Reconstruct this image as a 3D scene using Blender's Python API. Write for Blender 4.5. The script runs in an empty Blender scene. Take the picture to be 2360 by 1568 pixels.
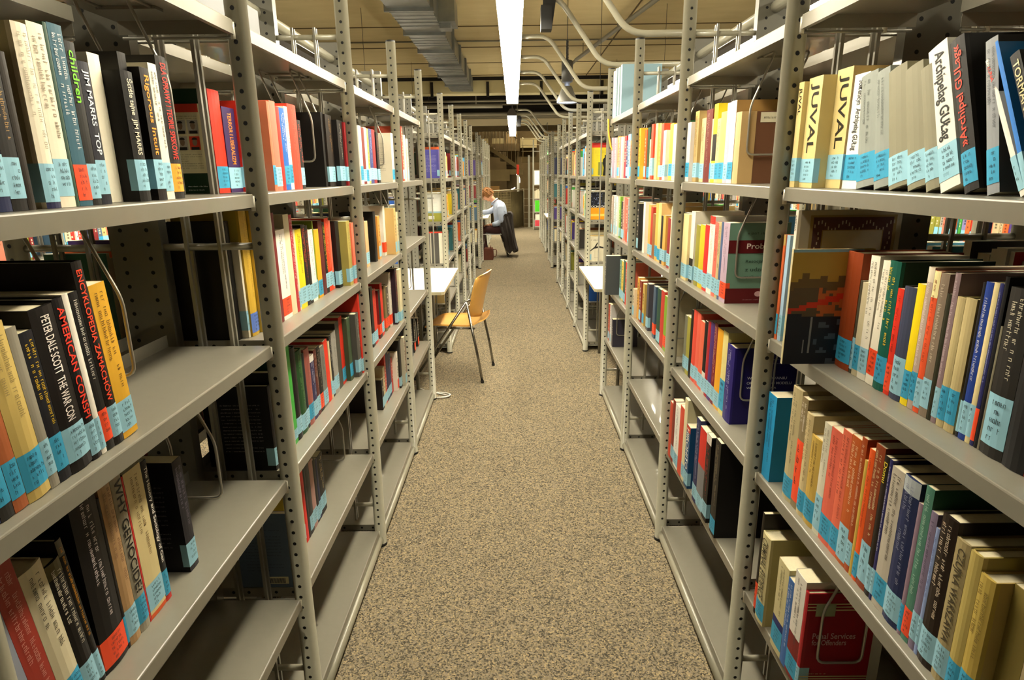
import bpy, math, random
from mathutils import Vector, Matrix
R = math.radians
scn = bpy.context.scene
col = scn.collection
EYE = 1.62

# ------------------------------------------------------------------ camera
def cam_axes():
    pit, yaw, rol = R(15.1262), R(-0.3744), R(0.6829)
    def tf(v):
        X, Y, Z = v
        c, s = math.cos(yaw), math.sin(yaw); X, Y = c*X-s*Y, s*X+c*Y
        c, s = math.cos(pit), math.sin(pit); Y, Z = c*Y-s*Z, s*Y+c*Z
        c, s = math.cos(rol), math.sin(rol); X, Z = c*X-s*Z, s*X+c*Z
        return (X, Y, Z)
    cols = [tf((1,0,0)), tf((0,1,0)), tf((0,0,1))]
    rows = [Vector([cols[j][i] for j in range(3)]) for i in range(3)]
    return rows
cr, cf, cu = cam_axes()
cd = bpy.data.cameras.new('camera'); cam = bpy.data.objects.new('camera', cd); col.objects.link(cam)
cd.sensor_width = 36.0; cd.sensor_fit = 'HORIZONTAL'; cd.lens = 1429.66*36/2360
cd.clip_start = 0.02; cd.clip_end = 200
M4 = Matrix((cr, cu, -cf)).transposed().to_4x4(); M4.translation = Vector((0, 0, EYE))
cam.matrix_world = M4
scn.camera = cam

# ------------------------------------------------------------------ world, exposure
w = bpy.data.worlds.new('world'); scn.world = w; w.use_nodes = True
w.node_tree.nodes['Background'].inputs[0].default_value = (1.0, .86, .62, 1)
w.node_tree.nodes['Background'].inputs[1].default_value = 0.008
vs = scn.view_settings
scn.display_settings.display_device = 'sRGB'
vs.view_transform = 'Standard'; vs.look = 'None'; vs.gamma = 1; vs.use_curve_mapping = False
vs.exposure = 0.1
LAMP = 62.0          # strip lamp radiance
scn.cycles.use_denoising = True
scn.cycles.max_bounces = 8; scn.cycles.diffuse_bounces = 2
scn.cycles.sample_clamp_indirect = 6

# ------------------------------------------------------------------ helpers
def lin(h):
    h = h.lstrip('#'); r = [int(h[i:i+2], 16)/255 for i in (0, 2, 4)]
    return tuple((c/12.92 if c <= .04045 else ((c+.055)/1.055)**2.4) for c in r)+(1,)
MATS = {}
def mat(name, c, rough=.6, metal=0.0, noise=0.0, nscale=20, bump=0.0, emit=0, coat=0, spec=.5):
    if name in MATS: return MATS[name]
    m = bpy.data.materials.new(name); m.use_nodes = True; MATS[name] = m
    nt = m.node_tree; b = nt.nodes['Principled BSDF']
    rgb = lin(c) if isinstance(c, str) else c
    b.inputs['Base Color'].default_value = rgb; b.inputs['Roughness'].default_value = rough
    b.inputs['Metallic'].default_value = metal; b.inputs['Specular IOR Level'].default_value = spec
    b.inputs['Coat Weight'].default_value = coat
    if emit:
        b.inputs['Emission Color'].default_value = rgb; b.inputs['Emission Strength'].default_value = emit
    if noise or bump:
        tc = nt.nodes.new('ShaderNodeTexCoord'); n = nt.nodes.new('ShaderNodeTexNoise')
        n.inputs['Scale'].default_value = nscale; n.inputs['Detail'].default_value = 5
        nt.links.new(tc.outputs['Object'], n.inputs['Vector'])
        if noise:
            mr = nt.nodes.new('ShaderNodeMapRange'); mr.inputs[1].default_value = .25; mr.inputs[2].default_value = .75
            mr.inputs[3].default_value = 1-noise; mr.inputs[4].default_value = 1+noise
            mx = nt.nodes.new('ShaderNodeVectorMath'); mx.operation = 'SCALE'; mx.inputs[0].default_value = rgb[:3]
            nt.links.new(n.outputs[0], mr.inputs[0]); nt.links.new(mr.outputs[0], mx.inputs['Scale'])
            nt.links.new(mx.outputs[0], b.inputs['Base Color'])
        if bump:
            bp = nt.nodes.new('ShaderNodeBump'); bp.inputs['Strength'].default_value = bump; bp.inputs['Distance'].default_value = .01
            nt.links.new(n.outputs[0], bp.inputs['Height']); nt.links.new(bp.outputs[0], b.inputs['Normal'])
    return m

class MB:
    def __init__(s): s.v = []; s.f = []; s.mi = []; s.sm = []
    def poly(s, pts, m=0, sm=False):
        n = len(s.v); s.v += [tuple(p) for p in pts]; s.f.append(tuple(range(n, n+len(pts)))); s.mi.append(m); s.sm.append(sm)
    def box(s, x0, x1, y0, y1, z0, z1, m=0):
        n = len(s.v)
        s.v += [(x0,y0,z0),(x1,y0,z0),(x1,y1,z0),(x0,y1,z0),(x0,y0,z1),(x1,y0,z1),(x1,y1,z1),(x0,y1,z1)]
        for f in ((0,3,2,1),(4,5,6,7),(0,1,5,4),(1,2,6,5),(2,3,7,6),(3,0,4,7)):
            s.f.append(tuple(n+i for i in f)); s.mi.append(m); s.sm.append(False)
    def prism(s, prof, a, b, axis='y', m=0, sm=False, cap=True):
        """closed 2D profile swept from a to b along axis (profile axes are the other two, in xyz order)"""
        n = len(s.v); k = len(prof)
        for t in (a, b):
            for p, q_ in prof:
                s.v.append({'y': (p, t, q_), 'x': (t, p, q_), 'z': (p, q_, t)}[axis])
        for i in range(k):
            j = (i+1) % k
            s.f.append((n+i, n+j, n+k+j, n+k+i)); s.mi.append(m); s.sm.append(sm)
        if cap:
            s.f.append(tuple(n+i for i in range(k))); s.mi.append(m); s.sm.append(False)
            s.f.append(tuple(n+k+i for i in reversed(range(k)))); s.mi.append(m); s.sm.append(False)
    def tube(s, pts, r, seg=10, m=0, cap=True, closed=False):
        P = [Vector(p) for p in pts]; n0 = len(s.v); N = len(P)
        rr = r if isinstance(r, (list, tuple)) else [r]*N
        up = None
        for i, p in enumerate(P):
            if closed: d = (P[(i+1) % N]-P[i-1])
            else: d = (P[min(i+1, N-1)]-P[max(i-1, 0)])
            d.normalize()
            if up is None:
                up = Vector((0,0,1)) if abs(d.z) < .9 else Vector((1,0,0))
            u = d.cross(up)
            if u.length < 1e-4: u = d.cross(Vector((1,0,0)))
            u.normalize(); v = u.cross(d).normalized(); up = v
            for k in range(seg):
                a = 2*math.pi*k/seg
                s.v.append(tuple(p+(u*math.cos(a)+v*math.sin(a))*rr[i]))
        for i in range(N if closed else N-1):
            i2 = (i+1) % N
            for k in range(seg):
                k2 = (k+1) % seg
                s.f.append((n0+i*seg+k, n0+i*seg+k2, n0+i2*seg+k2, n0+i2*seg+k)); s.mi.append(m); s.sm.append(True)
        if cap and not closed:
            s.f.append(tuple(n0+k for k in reversed(range(seg)))); s.mi.append(m); s.sm.append(False)
            s.f.append(tuple(n0+(N-1)*seg+k for k in range(seg))); s.mi.append(m); s.sm.append(False)
    def lathe(s, prof, seg=24, m=0, c=(0,0)):
        n = len(s.v); k = len(prof)
        for j in range(seg):
            a = 2*math.pi*j/seg
            for r_, z in prof: s.v.append((c[0]+r_*math.cos(a), c[1]+r_*math.sin(a), z))
        for j in range(seg):
            j2 = (j+1) % seg
            for i in range(k-1):
                s.f.append((n+j*k+i, n+j2*k+i, n+j2*k+i+1, n+j*k+i+1)); s.mi.append(m); s.sm.append(True)
    def disc(s, c, r, n_=(0,-1,0), seg=8, m=1):
        nn = Vector(n_); u = nn.orthogonal().normalized(); v = nn.cross(u)
        s.poly([Vector(c)+(u*math.cos(2*math.pi*k/seg)+v*math.sin(2*math.pi*k/seg))*r for k in range(seg)], m)
    def mesh(s, name, mats):
        me = bpy.data.meshes.new(name); me.from_pydata(s.v, [], s.f)
        for m in mats: me.materials.append(m)
        me.polygons.foreach_set('material_index', s.mi); me.polygons.foreach_set('use_smooth', s.sm)
        me.update(); return me
    def build(s, name, mats, parent=None, loc=None):
        if not isinstance(mats, (list, tuple)): mats = [mats]
        return ob(name, s.mesh(name, mats), parent, loc)
def ob(name, data, parent=None, loc=None):
    o = bpy.data.objects.new(name, data); col.objects.link(o)
    if parent: o.parent = parent
    if loc: o.location = loc
    return o
def tag(o, label=None, cat=None, group=None, kind=None):
    if label: o['label'] = label
    if cat: o['category'] = cat
    if group: o['group'] = group
    if kind: o['kind'] = kind
    return o
def thing(name, label, cat, loc=(0,0,0), rz=0, group=None):
    o = ob(name, None, None, loc); o.rotation_euler[2] = rz; o.empty_display_size = .05
    return tag(o, label, cat, group)
def arc(pts, r, n=5):
    """round the corners of a polyline"""
    P = [Vector(p) for p in pts]; out = [P[0]]
    for i in range(1, len(P)-1):
        a = (P[i-1]-P[i]); b = (P[i+1]-P[i]); la, lb = a.length, b.length; a.normalize(); b.normalize()
        d = min(r, la*.49, lb*.49); s_, e = P[i]+a*d, P[i]+b*d
        for k in range(n+1):
            t = k/n; out.append(s_*(1-t)**2+P[i]*2*t*(1-t)+e*t*t)
    out.append(P[-1]); return out

# ------------------------------------------------------------------ materials
m_paint = mat('grey powder-coated steel', '#94917f', .3, 0, .03, 60, coat=.3)
m_col = mat('dark grey column steel', '#5c5a50', .36, 0, .03, 40, coat=.2)
m_shelf = mat('grey shelf enamel', '#837f72', .32, 0, .03, 40, coat=.2)
m_hole = mat('dark punched hole', '#050505', .9)
m_rod = mat('plain steel rod', '#8a877b', .38, .4)
m_wire = mat('bare steel wire', '#b0aca0', .28, .75)
m_black = mat('black plastic', '#101010', .5)
m_cap = mat('bright steel pin', '#d8d4c4', .3, .2)
m_galv = mat('galvanised sheet steel', '#8e918f', .38, .85, .22, 5)
m_white = mat('white laminate', '#f0efe8', .35)
m_edge = mat('laminate edge band', '#b9b08f', .5)
m_pages = mat('paper page block', '#d9cfae', .85, 0, .05, 200)
m_chrome = mat('chromed tube', '#8f8d86', .22, 1)
m_ply = mat('clear lacquered beech plywood', '#d9a552', .35, 0, .08, 9, coat=.3)

# ================================================================== SETTING
# carpet: speckled loop pile in tan, grey and brown
m = bpy.data.materials.new('speckled loop carpet'); m.use_nodes = True; nt = m.node_tree; b = nt.nodes['Principled BSDF']
b.inputs['Roughness'].default_value = .95; b.inputs['Specular IOR Level'].default_value = .1
tc = nt.nodes.new('ShaderNodeTexCoord'); n1 = nt.nodes.new('ShaderNodeTexVoronoi'); n1.inputs['Scale'].default_value = 190
n2 = nt.nodes.new('ShaderNodeTexNoise'); n2.inputs['Scale'].default_value = 260; n2.inputs['Detail'].default_value = 3
n3 = nt.nodes.new('ShaderNodeTexNoise'); n3.inputs['Scale'].default_value = 1.3
for n in (n1, n2, n3): nt.links.new(tc.outputs['Object'], n.inputs['Vector'])
cr_ = nt.nodes.new('ShaderNodeValToRGB'); e = cr_.color_ramp.elements
e[0].position = 0; e[0].color = lin('#2e2925'); e[1].position = 1; e[1].color = lin('#cab68c')
for p_, c_ in ((.3, '#5e594c'), (.5, '#8a7d63'), (.7, '#888070'), (.85, '#a99672')):
    x_ = e.new(p_); x_.color = lin(c_)
sep = nt.nodes.new('ShaderNodeSeparateColor'); nt.links.new(n1.outputs['Color'], sep.inputs[0])
mixv = nt.nodes.new('ShaderNodeMath'); mixv.operation = 'MULTIPLY_ADD'; mixv.inputs[1].default_value = .75; mixv.inputs[2].default_value = -.0
add = nt.nodes.new('ShaderNodeMath'); add.operation = 'MULTIPLY_ADD'; add.inputs[1].default_value = .25
nt.links.new(sep.outputs[0], mixv.inputs[0]); nt.links.new(n2.outputs[0], add.inputs[0]); nt.links.new(mixv.outputs[0], add.inputs[2])
nt.links.new(add.outputs[0], cr_.inputs[0])
mr = nt.nodes.new('ShaderNodeMapRange'); mr.inputs[3].default_value = .88; mr.inputs[4].default_value = 1.1
nt.links.new(n3.outputs[0], mr.inputs[0])
vm = nt.nodes.new('ShaderNodeVectorMath'); vm.operation = 'SCALE'
nt.links.new(cr_.outputs[0], vm.inputs[0]); nt.links.new(mr.outputs[0], vm.inputs['Scale']); nt.links.new(vm.outputs[0], b.inputs['Base Color'])
bp = nt.nodes.new('ShaderNodeBump'); bp.inputs['Strength'].default_value = .5; bp.inputs['Distance'].default_value = .003
nt.links.new(n1.outputs['Distance'], bp.inputs['Height']); nt.links.new(bp.outputs[0], b.inputs['Normal'])
m_carpet = m
s = MB(); s.box(-7, 7, -3, 19.2, -.1, 0); tag(s.build('floor', m_carpet), kind='structure')

# concrete ceiling with board joints
m = bpy.data.materials.new('board-marked concrete'); m.use_nodes = True; nt = m.node_tree; b = nt.nodes['Principled BSDF']
b.inputs['Roughness'].default_value = .9
tc = nt.nodes.new('ShaderNodeTexCoord')
mp = nt.nodes.new('ShaderNodeMapping'); mp.inputs['Scale'].default_value = (.8, 1.9, 1); nt.links.new(tc.outputs['Object'], mp.inputs[0])
n1 = nt.nodes.new('ShaderNodeTexNoise'); n1.inputs['Scale'].default_value = 2.2; n1.inputs['Detail'].default_value = 8; nt.links.new(mp.outputs[0], n1.inputs['Vector'])
cr_ = nt.nodes.new('ShaderNodeValToRGB'); e = cr_.color_ramp.elements
e[0].position = .25; e[0].color = lin('#c4b283'); e[1].position = .75; e[1].color = lin('#d2c193')
nt.links.new(n1.outputs[0], cr_.inputs[0]); nt.links.new(cr_.outputs[0], b.inputs['Base Color'])
m_conc = m
m_joint = mat('dark joint filler', '#5a4a2a', .9)  # brown filler of the ceiling board joints
s = MB()
s.box(-7, 7, -3, 14.25, 3.6, 3.8, 0)
for y in [8+1.5*i for i in range(-7, 5)]: s.box(-7, 7, y-.012, y+.012, 3.592, 3.6, 1)
for x in (-3.4, -.95+.0, 1.55, 4.0): s.box(x-.01, x+.01, -3, 14.25, 3.593, 3.6, 1)
tag(s.build('ceiling', [m_conc, m_joint]), kind='structure')
m_wall = mat('plastered wall', '#8d7f5e', .9, 0, .08, 2)
m_dark = mat('dark void soffit', '#1c1813', .9)  # near-black colour stands in for the darkness of the void
m_brown = mat('raw brown concrete', '#5b4c30', .9, 0, .3, 2.2)
for nm, a in (('wall_left', (-7.1,-7,-3,26)), ('wall_right', (7,7.1,-3,26)), ('wall_behind', (-7,7,-3.1,-3)), ('wall_far', (-7,7,26,26.2))):
    s = MB(); s.box(a[0], a[1], a[2], a[3], -3 if nm == 'wall_far' else 0, 5.2); tag(s.build(nm, m_brown if nm == 'wall_far' else m_wall), kind='structure')
# downstand beam where the low ceiling stops, dark service void, pale slab edge beyond
s = MB(); s.box(-7, 7, 14.27, 14.7, 3.27, 3.53); s.box(-7, 7, 14.25, 14.7, 3.53, 3.8, 1)  # dark upper strip stands in for the shaded gap above the beam
for x in (-5.2, -2.6, -1.75, -.55, .6, 1.9, 4.1): s.box(x-.03, x+.03, 14.235, 14.27, 3.2, 3.5, 1)
tag(s.build('trim_1', [mat('pale grey beam concrete', '#c9bf94', .85, 0, .08, 3), m_dark]), kind='structure')
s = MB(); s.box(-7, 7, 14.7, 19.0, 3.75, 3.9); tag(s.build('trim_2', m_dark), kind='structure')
m_band = mat('pale painted slab edge', '#f2e2ba', .8)
s = MB(); s.box(-7, 7, 19.0, 19.4, 2.93, 3.3); s.box(-7, 7, 19.0, 19.4, 2.8, 2.93, 1); s.box(-7, 7, 19.4, 19.8, 2.95, 3.25, 1)
tag(s.build('trim_3', [m_band, m_brown]), kind='structure')
s = MB(); s.box(-7, 7, 18.9, 19.0, 3.3, 3.75); tag(s.build('trim_4', m_dark), kind='structure')
s = MB(); s.box(-7, 7, 19.2, 26, -.9, -.8); tag(s.build('trim_5', m_brown), kind='structure')

# service pipes in the dark void
m_pipe = mat('grey service pipe', '#8b8470', .5, .3)
for i, (y, z, r_, x0, x1, lb) in enumerate(((15.0, 3.08, .045, -5, -.25, 'thick grey pipe crossing just below the ceiling beam'),
        (16.2, 3.32, .03, -6, 6, 'thin grey pipe high in the dark void past the ceiling beam'),
        (17.0, 3.08, .05, -6, 6, 'grey pipe at mid height in the dark void past the beam'),
        (18.0, 3.42, .03, -6, 6, 'highest far pipe deep in the dark service void'),
        (18.5, 3.14, .06, -6, 6, 'grey pipe running along the top of the pale slab edge'))):
    s = MB(); s.tube([(x0, y, z), (x1, y, z)], r_, 10)
    for k in range(5):
        xx = x0+.8+k*(x1-x0-1.4)/4; s.box(xx-.01, xx+.01, y-.01, y+.01, z, 3.74 if y > 14.7 else 3.59)
    tag(s.build('service_pipe', m_pipe), lb, 'pipe')

# ------------------------------------------------------------------ strip lamps (their own light)
m_lamp = mat('opal diffuser lit', (1.0, .90, .70, 1), .5, emit=LAMP)
m_house = mat('grey lamp housing', '#4f4b48', .5, .2)
def strip(x, y0, y1, label, group=None, k=1.45, hang=True):
    t = thing('strip_lamp', label, 'lamp', (x, y0, 2.575), 0, group)
    L = y1-y0
    s = MB(); s.prism([(-.079,.003),(.079,.003),(.085,.05),(.035,.12),(-.035,.12),(-.085,.05)], 0, L, 'y'); s.build('housing', m_house, t)
    n = max(1, round(L/k))
    for i in range(n):
        s = MB(); s.box(-.078, .078, L*i/n+.006, L*(i+1)/n-.006, -.012, .003); s.build('diffuser', m_lamp, t)
    if hang:
        for yy in (L*.12, L*.5, L*.88):
            s = MB(); s.tube([(0, yy, .118), (0, yy, 1.014)], .003, 6); s.build('suspension_cable', m_house, t)
    return t
strip(-.015, 1.0, 9.38, 'long glowing strip lamp overhead along the near part of the aisle')
strip(-.03, 11.5, 17.6, 'smaller glowing strip lamp farther down the aisle, beyond the long one')
strip(-1.86, 1.0, 9.4, 'strip lamp over the parallel aisle behind the left racks')
strip(1.89, 1.0, 9.4, 'strip lamp over the parallel aisle behind the right racks')
strip(-1.86, 11.5, 17.6, 'far strip lamp over the left parallel aisle')
strip(1.89, 11.5, 17.6, 'far strip lamp over the right parallel aisle')

# ================================================================== RACKS
ZS = [.082, .456, .831, 1.205, 1.578, 1.954]      # shelf tops
PIT = .0345
def post_mesh():
    s = MB(); prof = []
    for k in range(20):
        a = 2*math.pi*k/20; x, y = .0245*math.cos(a), .0245*math.sin(a); y = max(y, -.0205); y = min(y, .0205); prof.append((x, y))
    s.prism(prof, .012, 2.262, 'z', 0, True)
    s.lathe([(0,0),(.027,0),(.027,.012),(.0,.012)], 16, 2); s.lathe([(.0235,2.262),(.0235,2.27),(0,2.27)], 16, 2)
    z = .115
    while z < 2.245:
        s.disc((0,-.0208,z), .0052); s.disc((0,.0208,z), .0052, (0,1,0)); z += PIT
    return s.mesh('post', [m_paint, m_hole, m_black])
def column_mesh():
    s = MB()
    s.prism([(-.0625,-.015),(.0625,-.015),(.0625,.02),(.0605,.02),(.0605,-.013),(-.0605,-.013),(-.0605,.02),(-.0625,.02)], 0.0, 2.262, 'z')
    z = .115
    while z < 2.25:
        for x in (-.032, .032): s.disc((x,-.0153,z), .0052)
        z += PIT
    return s.mesh('centre_column', [m_col, m_hole])
def rung_mesh():   # from front post (x=0) to column, towards +x
    s = MB(); s.tube([(.02,0,0), (.245,0,0)], .009, 10); return s.mesh('rung', [m_paint])
def rods_mesh():
    s = MB()
    for x in (.102,.183):
        for dy in (-.011,.011): s.box(x-.004, x+.004, dy-.004, dy+.004, .13, 2.135)
    return s.mesh('divider_rods', [m_rod])
def shelf_mesh(L):
    s = MB(); t = .0016
    prof = [(0.0,-.031),(0.0,-.003),(.001,-.001),(.003,0),(.258,0),(.258,.03),(.2596,.03),(.2596,-.0016),(.004,-.0016),(.0016,-.004),(.0016,-.0295),(.012,-.0295),(.012,-.031)]
    s.prism(prof, .027, L-.027, 'y')
    # turned-down ends with slots
    s.box(.002, .255, .027, .0286, -.03, -.001); s.box(.002, .255, L-.0286, L-.027, -.03, -.001)
    for x in (.04,.09,.17,.215): s.disc((x, .0268, -.015), .005, (0,-1,0), 8, 1)
    # wire bracket under each end and its pins
    for y in (.022, L-.022):
        s.tube([(.0,y,-.036),(.25,y,-.036)], .0035, 6, 2)
        s.tube([(.004,y,-.04),(.004,y,-.005)], .0055, 8, 3)
        s.tube([(.19,y,-.04),(.19,y,-.012)], .0055, 8, 3)
    return s.mesh('shelf', [m_shelf, m_hole, m_rod, m_cap])
PM, CM, RM, DM = post_mesh(), column_mesh(), rung_mesh(), rods_mesh()
RM2 = RM
SH = {}; TR = {}
def ladder(t, y):
    """one upright frame at local y: two posts, column, rungs, rods (local +x runs from near post to the far post)"""
    ob('post', PM, t, (0,y,0)); ob('post', PM, t, (.61,y,0)); ob('centre_column', CM, t, (.305,y,0))
    for z in (.2, .80, 1.452, 2.104):
        ob('rung', RM, t, (0,y,z)); o = ob('rung', RM, t, (.61,y,z)); o.rotation_euler[2] = math.pi
    ob('divider_rods', DM, t, (0,y,0)); o = ob('divider_rods', DM, t, (.61,y,0)); o.rotation_euler[2] = math.pi
def rack(side, X, ys, label, group, levels=(0,1,2,3,4,5)):
    """double-sided rack block of linked bays; local x runs away from the aisle"""
    t = thing('shelving_rack', label, 'shelving', (X, ys[0], 0), 0, group)
    if side == 'L': t.scale = (-1, 1, 1)
    ladder(t, 0)
    for i in range(len(ys)-1):
        y0 = ys[i]-ys[0]; L = ys[i+1]-ys[i]; key = round(L, 3)
        if key not in SH:
            SH[key] = shelf_mesh(L)
            s = MB(); s.tube([(.305,.02,2.187),(.305,L-.016,2.187)], .021, 14); TR[key] = s.mesh('top_rail', [m_paint])
            s = MB(); s.tube([(0,.022,.036),(0,L-.022,.036)], .0165, 14); TR[('k',key)] = s.mesh('kick_rail', [m_paint])
        ladder(t, y0+L)
        for k in levels:
            ob('shelf', SH[key], t, (0,y0,ZS[k])); o = ob('shelf', SH[key], t, (.61,y0+L,ZS[k])); o.rotation_euler[2] = math.pi
        ob('top_rail', TR[key], t, (0,y0,0))
        ob('kick_rail', TR[('k',key)], t, (0,y0,0)); ob('kick_rail', TR[('k',key)], t, (.61,y0,0))
    return t
YL = [.593, 1.531, 2.472, 3.4156, 4.334]
YR = [.612, 1.555, 2.4955, 3.4418, 4.3847]
YL2 = [5.560, 6.500, 7.445, 8.380, 9.312]; YR2 = [5.5775, 6.520, 7.462, 8.385, 9.318]
YL3 = [10.80, 11.74]; YR3 = [10.84, 11.78]
YL4 = [12.98, 13.92, 14.86, 15.8]; YR4 = [13.02, 13.96, 14.90, 15.84]
ORD = ['nearest', 'second', 'third', 'fourth']
XLp, XRp = -.619, .647
RUNS = {'L': [YL, YL2, YL3, YL4], 'R': [YR, YR2, YR3, YR4]}
runname = ['first rack block', 'rack block behind the table', 'single far bay', 'farthest rack block']
SIDE = {'L': 'left', 'R': 'right'}
LBL = ['nearest long grey shelving rack full of books on the %s of the aisle', 'second grey shelving rack on the %s, starting just past the nearest white table',
       'short single-bay grey shelving rack between two tables, far on the %s', 'farthest grey shelving rack on the %s, last before the end of the aisle']
for sd in 'LR':
    X0 = XLp if sd == 'L' else XRp; Xo = XLp-1.88 if sd == 'L' else XRp+1.88
    for ri, ys in enumerate(RUNS[sd]): rack(sd, X0, ys, LBL[ri] % SIDE[sd], 'shelving racks lining the aisle')
    for ri, ys in enumerate(RUNS[sd][:2]):
        rack(sd, Xo, ys, '%s grey rack seen through the %s shelves across the parallel aisle' % (['near', 'far'][ri], SIDE[sd]), 'shelving racks across the parallel aisles')

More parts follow.
